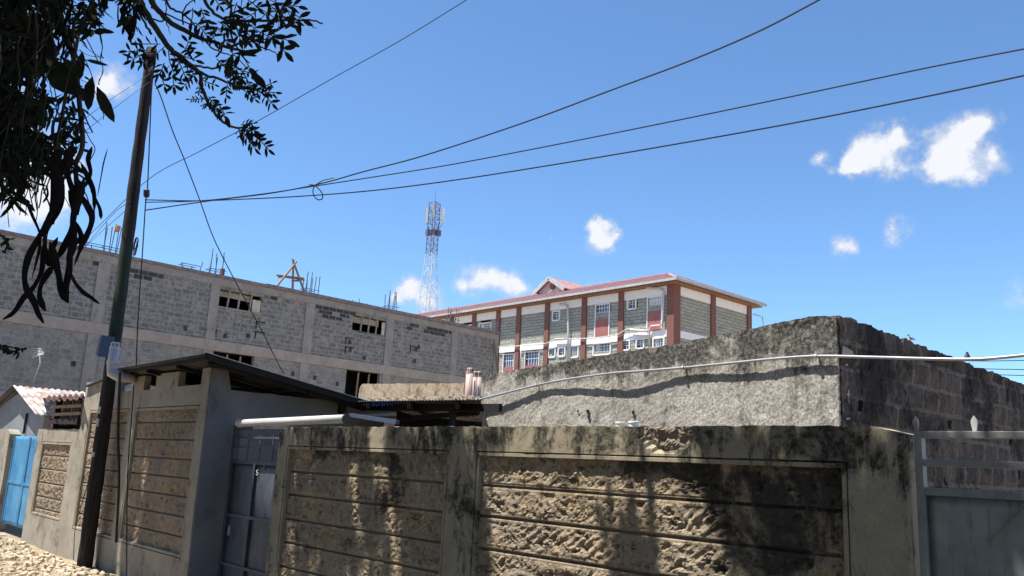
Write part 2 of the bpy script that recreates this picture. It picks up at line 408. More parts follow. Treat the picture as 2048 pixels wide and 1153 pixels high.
SUN_E = 3.4; SKY_S = .06; SKY_TINT = (.84, 1.08, 1.24); CLOUD = (5.2, 5.3, 5.6); EXPO = 1.6
# ================================================================== SETTING: ground
def ground_z(x, y):
    h = 0.0
    if -32 < x < 12 and -8 < y < 4.6:
        h = .05*fr(x*.7, y*.7, 0)+.03*fr(x*3, y*3, 4, .8)
        h += .06*max(0, fr(x*1.5, y*1.5, 9))
    return h
m = MB(); gx = [-700, -300, -120, -60] + [-32+.16*i for i in range(int(22/.16))] + [-10, -8, -5, -2, 2, 6, 12, 40, 120, 300, 700]
gy = [-700, -200, -60, -20, -8, -5, -2, 0, 1] + [1.5+.14*i for i in range(23)] + [4.72, 6, 10, 20, 40, 80, 160, 300, 700]
for y in gy:
    for x in gx: m.v.append(Vector((x, y, ground_z(x, y))))
n = len(gx)
for j in range(len(gy)-1):
    for i in range(n-1): k = j*n+i; m.f.append((k, k+1, k+n+1, k+n))
g = m.build('ground', 'dirt', smooth=True); g['kind'] = 'structure'
m = MB()
for i in range(2600):
    x = random.uniform(-23, -12.5); y = 4.45-abs(random.gauss(0, .9)) if random.random() < .6 else random.uniform(1.2, 4.5)
    r = random.choice((.02, .03, .04, .05, .07))*random.uniform(.7, 1.3)
    if y > 4.5 or y < .5: continue
    z = ground_z(x, y); k = len(m.v); rot = random.uniform(0, 6.28)
    base = [(math.cos(rot+a)*r*random.uniform(.7, 1.3), math.sin(rot+a)*r*random.uniform(.6, 1.1)) for a in (0, 1.2, 2.4, 3.7, 5)]
    for q in base: m.v.append(Vector((x+q[0], y+q[1], z-.01)))
    for q in base: m.v.append(Vector((x+q[0]*.7, y+q[1]*.7, z+r*random.uniform(.35, .8))))
    m.v.append(Vector((x, y, z+r*.75)))
    for a in range(5):
        b = (a+1) % 5; m.f.append((k+a, k+b, k+5+b, k+5+a)); m.f.append((k+5+a, k+5+b, k+10))
rb = m.build('rubble', 'rubble'); tag(rb, 'loose pale stones and rubble strewn over the dirt along the wall', 'rubble', None, 'stuff')

# ================================================================== NEAR: boundary wall with two stone panels
Y0 = 4.6
bw = thing('boundary_wall', 'plastered boundary wall with two rough stone panels, in dappled tree shade in the foreground', 'wall', (-5.3, Y0, 0))
H1 = (-8.52, -5.73, .45, 1.925); H2 = (-5.37, -2.235, .45, 1.925)
nx, nz_ = PY(1333, 846, Y0).x, 2.12
def notch(u, v):
    d = math.hypot((u-nx)/.235, (v-2.135)/.185); return d + .06*fr(u*9, 3, v*9)
def disp1(u, v):
    h = .006*fr(u*1.3, 1, v*1.3)+.0025*fr(u*9, 2, v*9)
    if notch(u, v) < 1: h -= .035
    return h
def top1(u):
    t = 2.12 + .008*fr(u*2, 0, 0)+.010*fr(u*9, 4, 0, .7)
    if u < -8.55: t -= .05*(-8.55-u)/.18
    if u > -2.1: t -= .05*((u+2.1)/.18)
    return t
gridwall('plaster_frame', 'plaster_front', bw, lambda u, v, d: Vector((u, Y0+d, v)), -8.73, -1.93, -.3, 2.12, .03, (H1, H2), .2, disp1, top1)
def ptch(u, v): return notch(u, v) < 1.1 and v < 2.125
m = MB(); U = [nx-.27+.011*i for i in range(50)]; V = [1.93+.011*i for i in range(18)]
ids = {}
for j, v in enumerate(V):
    for i, u in enumerate(U):
        ids[i, j] = len(m.v); e = max(0, min(1, (1.02-notch(u, v))*4))
        m.v.append(Vector((u, Y0+.036-(e*(.016+.022*fr(u*16, 4, v*16, .6, 5))), min(v, 2.125))))
for j in range(17):
    for i in range(49):
        if notch(U[i], V[j]) < 1.04: m.f.append((ids[i, j], ids[i+1, j], ids[i+1, j+1], ids[i, j+1]))
o = m.build('broken_patch', 'stone_left', bw); o['label'] = 'half round patch of broken plaster showing rough stone at the wall top'
JJ = [1.655, 1.415, 1.165, .925, .68]
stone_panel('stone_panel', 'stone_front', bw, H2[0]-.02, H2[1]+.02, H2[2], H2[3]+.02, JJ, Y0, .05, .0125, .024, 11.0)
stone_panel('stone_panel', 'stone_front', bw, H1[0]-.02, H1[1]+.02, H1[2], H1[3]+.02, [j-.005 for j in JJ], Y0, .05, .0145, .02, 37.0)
for H in (H1, H2):
    trim('panel_trim', 'plaster_front', bw, *H, Y0, .028, .07, .011)
    B('panel_backing', 'joint', bw, (H[0]-.01, H[1]+.01, Y0+.09, Y0+.15, H[2], H[3]+.01))
# plastic cups on the wall top
for i, (px, w) in enumerate(((1241, .036), (1267, .038))):
    p = PY(px, 846, Y0+.07); zt = PY(px, 837, Y0+.07).z; m = MB()
    zt = top1(p.x)+.034; m.tube([(p.x, Y0+.07, zt-.05), (p.x, Y0+.07, zt-.035), (p.x, Y0+.07, zt-.012), (p.x, Y0+.07, zt-.011), (p.x, Y0+.07, zt-.002), (p.x, Y0+.07, zt)], [w*.84, w*.88, w*.9, w, w, w*.9], 16)
    o = m.build('plastic_tub', 'white'); tag(o, ('smaller left white plastic tub', 'wider right white plastic tub')[i]+' sitting on top of the foreground wall by the broken plaster', 'tub', 'white tubs on the wall top')

# ================================================================== GATE at right
gt = thing('steel_gate', 'grey steel gate with two open rails above its sheet panel, right of the stone wall', 'gate', (-.6, Y0+.05, 0))
XA, XB = -1.89, 1.1
def rail(z, h, name='rail'): B(name, 'steel_grey', gt, (XA+.041, XB-.05, Y0+.045, Y0+.085, z-h/2, z+h/2), bevel=.003)
rail(2.075, .036); rail(1.93, .034); rail(1.785, .04); rail(.25, .04)
B('stile', 'steel_grey', gt, (XA, XA+.04, Y0+.04, Y0+.09, .1, 2.09), bevel=.003)
B('stile', 'steel_grey', gt, (XB-.05, XB, Y0+.04, Y0+.09, .1, 2.09), bevel=.003)
gridwall('sheet_panel', 'steel_gate', gt, lambda u, v, d: Vector((u, Y0+.066+d, v)), XA+.04, XB-.05, .27, 1.766, .05, (), .004, lambda u, v: .006*fr(u*1.1, 0, v*1.1), None, True)
m = MB(); m.bar((-1.36, Y0+.064, 1.70), (-2.5+1.36-.0, Y0+.064, 1.0), .001, .001); 
m = MB(); m.bar(PY(2048, 1010, Y0+.06), PY(1975, 1085, Y0+.06), .005, .012, (0, 1, 0)); m.bar(PY(2048, 1010, Y0+.06), PY(2200, 860+300, Y0+.06), .005, .012, (0, 1, 0)); m.build('crease', 'steel_gate', gt)
for px in (1832, 1949, 2065, 2180):
    x = PY(px, 868, Y0+.06).x; m = MB(); w = .016
    m.poly([(x-w*.55, Y0+.062, 2.094), (x+w*.55, Y0+.062, 2.094), (x+w, Y0+.062, 2.135), (x+w*.9, Y0+.062, 2.15), (x, Y0+.062, 2.172), (x-w*.9, Y0+.062, 2.15), (x-w, Y0+.062, 2.135)])
    o = m.build('spike', 'pvc_white' if px == 1949 else 'steel_grey', gt); s_ = o.modifiers.new('solid', 'SOLIDIFY'); s_.thickness = .006
# ================================================================== LEFT: building with crenellated openings under a sheet roof
YL = 4.65
lb = thing('outbuilding', 'low plastered outbuilding with stone panels and gaps under its dark sheet roof', 'building', (-13.3, YL, 0))
HA = (-13.4, -11.08, .47, 2.42); HB = (-15.55, -13.66, .47, 2.42)
JL = [2.2, 1.96, 1.705, 1.465, 1.225, .975, .725]
notch_ = [(-14.3, -13.62, 2.69, 3.2), (-13.2, -12.72, 2.68, 3.2), (-11.9, -11.12, 2.69, 3.2)]
def dispL(u, v): return .008*fr(u, 1, v)+.003*fr(u*7, 2, v*7)
gridwall('front_wall', 'plaster_left', lb, lambda u, v, d: Vector((u, YL+d, v)), -15.95, -10.85, -.3, 2.9, .07, [HA, HB]+notch_, .10, dispL)
for H, sd in ((HA, 5.0), (HB, 15.0)):
    stone_panel('stone_panel', 'stone_left', lb, H[0]-.02, H[1]+.02, H[2], H[3]+.02, JL, YL, .05, .025, .022, sd, .03, .012)
    trim('panel_trim', 'plaster_left', lb, *H, YL, .035, .07, .012)
    B('panel_backing', 'joint', lb, (H[0]-.01, H[1]+.01, YL+.09, YL+.15, H[2], H[3]+.01))
# side wall facing right, shaded
def dS(u, v): return .006*fr(3, u, v)+.002*fr(3, u*8, v*8)
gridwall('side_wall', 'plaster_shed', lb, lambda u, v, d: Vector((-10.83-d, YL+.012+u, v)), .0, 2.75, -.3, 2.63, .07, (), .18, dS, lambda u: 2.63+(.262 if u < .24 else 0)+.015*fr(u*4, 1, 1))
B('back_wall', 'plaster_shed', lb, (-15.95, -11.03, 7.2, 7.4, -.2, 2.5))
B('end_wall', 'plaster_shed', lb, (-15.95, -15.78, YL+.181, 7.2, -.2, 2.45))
B('inner_dark', 'dark_void', lb, (-15.7, -11.06, 5.3, 5.35, .2, 2.72))  # near-black panel added so the gaps read as shaded inside
RA, RB, RC, RD = (-13.95, 4.36, 2.985), (-10.38, 4.36, 3.015), (-10.38, 7.6, 2.49), (-13.95, 7.6, 2.46)
rf = corrugated('sheet_roof', 'roof_dark', lb, RA, RB, RC, RD, .076, .012)
m = MB()
for x in (-13.8, -12.6, -11.5, -10.5): m.bar((x, 4.45, 2.985-.055), (x, 7.5, 2.47-.055), .05, .06)
m.bar((-13.9, 4.42, 2.942), (-10.42, 4.42, 2.97), .02, .045); m.bar((-13.9, 5.9, 2.64), (-10.42, 5.9, 2.665), .05, .07)
m.build('rafters', 'rafter', lb)
m = MB(); m.bar((-10.375, 4.34, 2.985), (-10.375, 7.62, 2.455), .02, .08); m.build('barge_board', 'rafter', lb)
m = MB(); m.bar((-10.37, 4.34, 3.032), (-10.37, 7.62, 2.502), .05, .008); m.build('verge_flashing', 'gutter', lb)
m = MB()
m.poly([PY(168, 772, YL-.06), PY(206, 757, YL-.06), PY(206, 757, YL-.06)+Vector((.2, .5, .02)), PY(168, 772, YL-.06)+Vector((.2, .5, .02))])
o = m.build('cap_sheet', 'roof_dark', lb); o.modifiers.new('s', 'SOLIDIFY').thickness = .02
# vent pipe with elbow
p0 = PY(275, 758, 4.56); p1 = PY(222, 751, 4.26); p2 = PY(231, 697, 4.26); rp = .076
m = MB(); arc = [PY(270, 757, 4.67), PY(252, 755, 4.46), PY(236, 753, 4.32), Vector((p1.x+.02, 4.265, p1.z+.03)), Vector((p1.x, 4.26, p1.z+.13)), Vector((p1.x, 4.26, p1.z+.2)), Vector((p1.x+.0, 4.26, p2.z))]
m.tube(arc, rp, 16); 
vp = thing('vent_pipe', 'fat grey pipe with an elbow rising beside the utility pole', 'pipe', (p1.x, 4.26, p1.z))
m.build('pipe', 'pvc_lilac', vp, smooth=True)
m = MB(); m.tube([(p1.x, 4.26, p2.z-.015), (p1.x, 4.26, p2.z+.07), (p1.x, 4.26, p2.z+.095)], [rp*1.02, rp*.98, rp*.6], 16); m.build('cap', 'pvc_white', vp)
m = MB()
for k in range(8):
    a = k*math.pi/4; m.box(p1.x+math.cos(a)*rp*.93-.008, p1.x+math.cos(a)*rp*.93+.008, 4.26+math.sin(a)*rp*.93-.008, 4.26+math.sin(a)*rp*.93+.008, p2.z+.02, p2.z+.066)
islands(m, 'slot', 'dark_metal', vp)
m = MB(); m.tube([(p1.x, 4.26, p1.z+.16), (p1.x, 4.26, p1.z+.24)], rp*1.12, 16); m.build('collar', 'pvc_lilac', vp, smooth=True)

# ---- lower wall segment
lw = thing('boundary_wall', 'low sunlit plastered wall with one stone panel between the blue gate and the outbuilding', 'wall', (-17.2, YL, 0))
HC_ = (-18.12, -16.3, .53, 1.87)
gridwall('plaster_frame', 'plaster_left', lw, lambda u, v, d: Vector((u, YL+d, v)), -18.5, -15.955, -.3, 2.1, .06, [HC_], .2, dispL, lambda u: 2.1+.012*fr(u*5, 3, 3))
stone_panel('stone_panel', 'stone_left', lw, HC_[0]-.02, HC_[1]+.02, HC_[2], HC_[3]+.02, [1.62, 1.37, 1.12, .87, .66], YL, .05, .022, .028, 25.0)
trim('panel_trim', 'plaster_left', lw, *HC_, YL, .035, .07, .012)
# barred opening with rusty canopy on top of the low wall
kb = thing('roof_vent', 'dark barred wooden opening under jagged rusty sheet on the low wall', 'vent', (-17.1, YL+.1, 2.1))
def L(px, py, Y=YL+.02): return PY(px, py, Y)
xa, xb = L(98, 840).x, L(163, 840).x
m = MB(); m.box(xa, xb, YL+.45, YL+.5, 2.09, 2.75); m.box(xa, xa+.05, YL+.1, YL+.45, 2.11, 2.7); m.build('dark_back', 'dark_void', kb)
for px in (119, 138, 160):
    x = L(px, 820).x; m = MB(); m.bar((x, YL+.12, 2.18), (x+random.uniform(-.05, .05), YL+.12, 2.64), .13, .05); m.build('post', 'stone_left', kb)
for y1, y2 in ((830, 827), (815, 812)):
    m = MB(); m.bar(L(101, y1), L(163, y2), .03, .055); m.build('slat', 'wood', kb)
m = MB(); m.bar(L(96, 843), L(161, 844), .12, .09); m.build('sill_beam', 'rafter', kb)
cn = corrugated('rusty_canopy', 'rust', kb, L(89, 803, YL-.15), L(164, 797, YL-.15), L(168, 789, YL+.7), L(96, 793, YL+.7), .34, .03, .012, 5, .12)
# white sheet roof behind it
ws = corrugated('sheet_roof', 'roof_zinc', None, PY(84, 796, 6.4), PY(168, 797, 5.4), PY(168, 788, 7.6), PY(84, 787, 8.4), .15, .014)
tag(ws, 'pale zinc sheet roof behind the rusty barred opening', 'roof')

# ---- blue gate and pier
bg = thing('metal_gate', 'bright blue flaking metal gate with two leaves at the far left', 'gate', (-19.6, 4.75, 0))
xs = PY(62, 874, 4.75).x
for a, b in ((-20.55, xs-.01), (xs+.01, -18.52)):
    gridwall('leaf', 'blue_paint', bg, lambda u, v, d: Vector((u, 4.75+d, v)), a, b, .2, 1.96, .08, (), .03, lambda u, v: .006*fr(u*2, 1, v*2), None, True)
    m = MB(); m.box(a, a+.05, 4.735, 4.75, .22, 1.94); m.box(b-.05, b, 4.735, 4.75, .22, 1.94); m.box(a+.05, b-.05, 4.737, 4.75, 1.0, 1.05); m.build('leaf_frame', 'blue_paint', bg)
pr = thing('boundary_wall', 'plastered wall end with a stone panel left of the blue gate, cut by the photo edge', 'wall', (-22, YL, 0))
gridwall('plaster_frame', 'plaster_left', pr, lambda u, v, d: Vector((u, YL+d, v)), -26, -20.6, -.3, 2.1, .09, [(-25.6, -21.35, .5, 1.87)], .2, dispL, lambda u: 2.1+.012*fr(u*5, 3, 3)-(.1*max(0, u+20.8)/.2))
stone_panel('stone_panel', 'stone_left', pr, -25.6, -21.33, .5, 1.89, [1.62, 1.37, 1.12, .87, .66], YL, .05, .045, .028, 45.0)
# ---- shack with gable
sh = thing('shack', 'blue grey gabled shack with rusty corrugated roof behind the blue gate', 'building', (-30, 8, 0))
ap = PY(29, 772, 7); er = PY(75, 830, 7); el = PY(-40, 836, 7); er2 = er+Vector((-.25, 0, -.02))
m = MB(); xl, xr = el.x, er.x-.25
m.poly([(xl, 7.25, 0), (xr, 7.25, 0), (xr, 7.25, er.z+.08), (ap.x, 7.25, ap.z-.12), (xl, 7.25, er.z+.08)])
o = m.build('gable_wall', simple('shack wall', (.20, .22, .245), .8, 0, .15, 2), sh); o.modifiers.new('s', 'SOLIDIFY').thickness = .08
corrugated('side_sheeting', 'roof_zinc', sh, (xr+.02, 7.3, 0), (xr+.02, 12, 0), (xr+.02, 12, er.z+.02), (xr+.02, 7.3, er.z+.02), .15, .02, .004)
corrugated('roof', 'roof_zinc', sh, (ap.x, 6.95, ap.z), (ap.x, 12.5, ap.z), (er.x, 12.5, er.z), (er.x, 6.95, er.z), .19, .022, .004)
corrugated('roof', 'roof_dark', sh, (ap.x-.02, 6.95, ap.z), (ap.x-.02, 12.5, ap.z), (xl-.3, 12.5, er.z-.05), (xl-.3, 6.95, er.z-.05), .19, .022, .004)
m = MB(); m.bar(PY(47, 868, 7.2), PY(54, 827, 7.2), .06, .06, (0, 1, 0)); m.build('post', 'rafter', sh)

# ================================================================== DOOR between the walls
YD = 5.02
dr = thing('metal_door', 'narrow blue grey metal door with barred light above, between shed and stone wall', 'door', (-10.0, YD, 0))
dx0, dx1 = -10.72, -9.25
def dX(px, py): return PY(px, py, YD).x
zt = 2.12; zm = PY(500, 925, YD).z; z2 = PY(470, 1031, YD).z; z3 = z2-(zm-z2)*.9
s1 = dX(513, 925); s2 = dX(475, 1031+20)
m = MB(); m.box(dx0, dx0+.06, YD-.03, YD+.05, -.1, zt+.05); m.box(dx1-.05, dx1, YD-.03, YD+.05, -.1, zt+.05); m.box(dx0+.06, dx1-.05, YD-.028, YD+.05, zt, zt+.045); m.build('door_frame', 'steel_door', dr, bevel=.004)
m = MB(); m.box(dx0+.06, dx1-.05, YD-.02, YD+.03, zm-.025, zm+.02)
m.box(dx0+.06, dx1-.05, YD-.025, YD+.02, z2-.02, z2+.02); m.box(dx0+.06, dx1-.05, YD-.025, YD+.02, z3-.02, z3+.02); m.box(s1-.02, s1+.02, YD-.028, YD+.02, .1, zm-.026)
m.build('rails', 'steel_door', dr, bevel=.003)
gridwall('door_sheet', 'steel_door', dr, lambda u, v, d: Vector((u, YD+.01+d, v)), dx0+.06, dx1-.05, .02, zm-.02, .07, (), .004, lambda u, v: .004*fr(u*2, 1, v*2), None, True)
m = MB()
for px in (495, 519, 545): 
    x = dX(px, 900); m.box(x-.012, x+.012, YD-.005, YD+.012, zm+.021, 2.06)
for px in (484, 504, 524, 544): x = dX(px, 870); m.poly([(x-.012, YD+.002, 2.03), (x+.012, YD+.002, 2.03), (x+.004, YD+.002, 2.115), (x-.004, YD+.002, 2.115)])
for z in (2.02, 1.9): m.box(dx0+.06, dx1-.05, YD-.008, YD-.0055+.02, z-.011, z+.011)
m.build('bars', 'steel_door', dr)
m = MB(); q = PY(461, 1060, YD-.02); m.box(q.x-.012, q.x+.012, YD-.05, YD-.02, q.z-.07, q.z+.05); m.build('door_handle', 'conduit', dr, bevel=.004)
m = MB(); q = PY(525, 934, YD-.02); m.box(q.x-.018, q.x+.018, YD+.0, YD+.008, q.z-.022, q.z+.022); m.build('number_plate', 'box_blue', dr)
# chalk mark like an "S" on the sheet
q = PY(516, 946, YD); pts = [q+Vector((a*.026, -.012, b*.03)) for a, b in ((.8, 1), (-.2, 1.1), (-.9, .6), (-.1, .1), (.7, -.3), (.2, -.9), (-.8, -.8))]
m = MB(); m.tube(catmull(pts, 4), .003, 5); m.build('painted_mark', 'white', dr)
# big pvc gutter pipe resting over the door
pp = thing('drain_pipe', 'thick white plastic pipe lying level above the metal door', 'pipe', (-8.9, 4.88, 2.2))
a, b = PY(480, 847, 4.88), PY(692, 838, 4.88)
m = MB(); m.tube([a, a.lerp(b, .5), b], .046, 20, False); o = m.build('pipe', 'pvc_white', pp, smooth=True); o.modifiers.new('s', 'SOLIDIFY').thickness = .006
m = MB(); m.tube([b-Vector((.004, 0, 0)), b+Vector((.012, 0, 0))], .051, 20); m.build('dark_mouth', 'dark_metal', pp)  # dark disc stands in for the shade in the open pipe end
m = MB(); m.tube([a-Vector((.02, 0, 0)), a+Vector((.03, 0, 0))], .053, 20, False); o = m.build('socket', 'pvc_lilac', pp, smooth=True); o.modifiers.new('s', 'SOLIDIFY').thickness = .008
q = PX(522, 830, -10.85)
m = MB(); m.poly([Vector((-10.84, q.y-.10, q.z-.045)), Vector((-10.84, q.y+.08, q.z-.05)), Vector((-10.84, q.y+.05, q.z+.02)), Vector((-10.84, q.y-.09, q.z+.035))]); o = m.build('broken_patch', 'joint', lb); o.modifiers.new('s', 'SOLIDIFY').thickness = .006
# dark post under the roof corner at the back
m = MB(); m.bar(PX(683, 828, -10.6), PX(686, 796, -10.6), .09, .09); m.build('roof_post', 'rafter', lb)

# ================================================================== UTILITY POLE
pb = PZ(168, 1139, 0.0); pt = PY(305, 97, pb.y-.05)
pl = thing('utility_pole', 'tall dark timber utility pole with a meter box, leaning slightly at the left', 'pole', pb)
def polep(t): return pb.lerp(pt, t)+Vector((.03*math.sin(t*5), 0, 0))
m = MB(); R_ = []; Pn = []
for i in range(41):
    t = i/40; Pn.append(polep(t)); R_.append(.112-.024*t+.004*math.sin(i*2.3))
m.tube(Pn, R_, 16); m.v = [v+Vector((fr(v.x*6, v.y*6, v.z*.8)*.006, fr(v.y*6, v.x*6, v.z*.8)*.006, 0)) for v in m.v]
m.build('post', 'pole', pl, smooth=True)
q = PY(202, 692, 4.25); m = MB()
m.hexa([(q.x-.06, 4.2, q.z-.14), (q.x+.07, 4.2, q.z-.18), (q.x+.07, 4.42, q.z-.18), (q.x-.06, 4.42, q.z-.14), (q.x-.045, 4.22, q.z+.13), (q.x+.07, 4.22, q.z+.16), (q.x+.07, 4.42, q.z+.16), (q.x-.045, 4.42, q.z+.13)])
m.build('meter_box', 'box_blue', pl, bevel=.008)
for px, py, w, h in ((201, 820, .07, .11), (196, 845, .05, .12), (192, 910, .10, .07)):
    q = PY(px, py, 4.34); m = MB(); k = 6
    for i in range(k):
        for j in (0, 1):
            a = -2.3+1.3*i/(k-1); m.v.append(Vector((polep(q.z/pt.z).x+math.cos(a)*.113, polep(q.z/pt.z).y+math.sin(a)*.113, q.z-h/2+h*j)))
    for i in range(k-1): m.f.append((2*i, 2*i+2, 2*i+3, 2*i+1))
    o = m.build('paper_sticker', 'sticker', pl); o.modifiers.new('s', 'SOLIDIFY').thickness = .003
m = MB(); q = PY(272, 487, 4.36)
for k in range(7):
    r = .085+.012*k; m.tube([q+Vector((math.cos(a*.524)*r*.55, random.uniform(-.01, .01), math.sin(a*.524)*r-.03*k*.3)) for a in range(13)], .007, 5, False)
m.build('cable_coil', 'wire', pl)
m = MB(); q = PY(301, 143, 4.38); m.bar(q-Vector((.12, 0, 0)), q+Vector((.14, 0, .03)), .04, .05); m.tube([q+Vector((-.1, -.03, -.02)), q+Vector((-.1, -.03, .1))], .03, 8); m.build('crossbar', 'dark_metal', pl)
m = MB(); pts = [polep(t)+Vector((-.113+.02*math.sin(t*9), -.05, 0)) for t in (0, .1, .2, .3, .4, .5, .6)]; m.tube(catmull(pts, 4), .007, 5); m.build('pole_cable', 'wire', pl)
# ================================================================== MID: rough plastered building
YB = 7.0; XE = -3.46
rbd = thing('block_building', 'flat topped building, one side pale stained plaster and the other dark stone blocks', 'building', (XE-3, YB+3, 0))
zc = PY(1675, 632, YB).z; x_l = -8.1
def topB(u):
    pts = [(-9, 2.86), (-8.04, 2.93), (PY(1180, 716, YB).x, PY(1180, 716, YB).z), (PY(1350, 688, YB).x, PY(1350, 688, YB).z), (PY(1500, 658, YB).x, PY(1500, 658, YB).z), (PY(1620, 633, YB).x, PY(1620, 633, YB).z), (XE, zc)]
    for (a, b), (c, d) in zip(pts, pts[1:]):
        if u <= c: return b+(d-b)*(u-a)/(c-a)+.006*fr(u*6, 1, 2, .7)+.007*fr(u*22, 1, 5, .5)
    return zc
def dB(u, v): return .012*fr(u*1.2, 5, v*1.2)+.004*fr(u*9, 5, v*9, .8)+.0025*fr(u*30, 5, v*30)-(.02*max(0, fr(u*3, 8, v*3)-.45))
holes_b = []
for px, py, w in ((1177, 824, .022), (1179, 836, .02), (1268, 826, .02), (1157, 823, .012), (1310, 760, .0)):
    q = PY(px, py, YB)
    if w: holes_b.append((q.x-w, q.x+w, q.z-w, q.z+w))
def topjit(u): return topB(u)
gridwall('plaster_face', 'plaster_grey', rbd, lambda u, v, d: Vector((u+(0.0 if d > .01 or u < XE-.03 else .010*fr(1, 2, v*24)), YB+d, v)), x_l, XE, -.3, 3.0, .028, [], .2, dB, topjit)
m = MB()
for (a, b, c, d) in holes_b: 
    cx, cz, r = (a+b)/2, (c+d)/2, (b-a)/2; m.poly([Vector((cx+math.cos(k)*r*(1+.3*math.sin(k*3+cx*9)), YB-.012, cz+math.sin(k)*r*1.2)) for k in [i*.63 for i in range(10)]])
for o in islands(m, 'plaster_hole', 'dark_void', rbd, 10, 1): o.modifiers.new('s', 'SOLIDIFY').thickness = .004
# dark block end wall facing +X
he = []
for px, py, w, h in ((1717, 812, .045, .05), (1896, 850, .05, .045), (1848, 826, .014, .03), (1849, 887, .014, .025), (2020, 884, .03, .025), (1888, 962, .03, .05), (2035, 950, .03, .05)):
    q = PX(px, py, XE); he.append((q.y-w, q.y+w, q.z-h, q.z+h))
def bh(u, v):
    j = math.floor(v/.235); off = .2*(j % 2); du = abs(((u+off) % .40)-.20); dv = abs((v % .235)-.1175)
    e = min(.2-du, .1175-dv)+.012*fr(u*6, 3, v*6)
    return .016*max(0, min(1, (e-.012)/.02))+.010*fr(u*8, 4, v*8, .7)+.008*fr(u*25, 4, v*25)
def topE(u):
    return PX(1690, 634, XE).z + (PX(2048, 770, XE).z-PX(1690, 634, XE).z)*(u-7.1)/4.85+.012*fr(u*6, 1, 2, .7)+.012*fr(u*20, 2, 2, .6)-.03*max(0, fr(u*2.5, 7, 7))
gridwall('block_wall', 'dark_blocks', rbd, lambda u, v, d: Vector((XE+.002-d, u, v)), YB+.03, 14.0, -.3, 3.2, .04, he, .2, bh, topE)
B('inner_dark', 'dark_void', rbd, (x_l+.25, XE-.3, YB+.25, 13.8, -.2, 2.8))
# thin lintel lighter stone near corner
q1, q2 = PX(1686, 700, XE), PX(1738, 712, XE)
m = MB(); m.poly([PX(1684, 712, XE+.022), PX(1709, 712, XE+.022), PX(1706, 703, XE+.022), PX(1686, 692, XE+.022)]); o = m.build('bare_mortar', 'concrete', rbd); o.modifiers.new('s', 'SOLIDIFY').thickness = .006

# conduit clipped along it
cd = thing('conduit_pipe', 'long thin steel conduit clipped across the pale plaster and past its corner', 'pipe', (-5, YB-.1, 2.8))
pxs = [(912, 811, -.07), (985, 793, -.06), (1073, 771, -.042), (1130, 760, -.045), (1223, 747, -.072), (1280, 743, -.065), (1366, 736, -.04), (1450, 728, -.042), (1540, 719, -.045), (1632, 713, -.04), (1740, 715, -.05), (1850, 718, -.07), (1950, 719, -.07), (2048, 711, -.07), (2250, 690, -.07)]
pts = [PY(a, b, YB+c*1.0) for a, b, c in pxs]
m = MB(); m.tube(catmull(pts, 8), .0132, 12); m.build('pipe', 'conduit', cd, smooth=True)
for px, py in ((1073, 771), (1366, 736), (1632, 713)):
    q = PY(px, py, YB-.045); m = MB(); m.tube([q-Vector((.012, 0, 0)), q+Vector((.012, 0, 0))], .02, 12); m.bar(q+Vector((0, .0, .024)), q+Vector((0, .075, .03)), .018, .004); m.bar(q+Vector((0, -.005, .02)), q+Vector((0, -.005, .045)), .008, .008); m.build('clip', 'gutter', cd)

# ---- middle clutter
cw = thing('parapet_wall', 'low streaked cream plaster parapet behind the pink vent pipes', 'wall', (-15, 11, 2.5))
def tc(u):
    t = (u+17.2)/4.3; e = 3.57+(3.42-3.57)*t+.012*fr(u*5, 2, 1, .7); d = (u+17.2)
    return e-(.12*(1-d/.15)**2 if d < .15 else 0)
gridwall('plaster_face', 'plaster_cream', cw, lambda u, v, d: Vector((u, 11+d, v)), -17.2, -12.6, 1.0, 3.5, .045, (), .2, dB, tc)
ml = thing('lean_to', 'open lean to with a dark corrugated roof between shed and block building', 'shed', (-9.6, 7.5, 0))
a, b = PY(706, 803, 6.6), PY(962, 799, 6.2); c, d = PY(962, 822, 9.2), PY(790, 833, 9.2)
corrugated('roof', 'roof_dark', ml, a, b, c, d, .076, .007, .004, 5, .03)
m = MB(); m.bar(a+Vector((0, .2, -.07)), b+Vector((0, .3, -.07)), .05, .09); m.bar(PY(800, 838, 6.9), PY(957, 826, 6.9), .05, .06); m.build('fascia', 'rafter', ml)
m = MB()
for t in (.15, .5, .85):
    m.bar(a.lerp(b, t)-Vector((0, 0, .06)), d.lerp(c, t)-Vector((0, 0, .06)), .05, .07)
m.build('rafters', 'rafter', ml)
m = MB(); xm = PY(790, 840, 7.4).x; m.box(xm, -8.5, 9.6, 9.7, .2, 3.0); m.box(xm, xm+.05, 7.4, 9.6, .2, 2.5); m.build('dark_wall', 'dark_void', ml)  # near-black walls put the shade under the lean-to into colour
m = MB(); m.bar(PY(905, 860, 6.5), PY(905, 822, 6.5), .06, .06); m.build('post', 'rafter', ml)
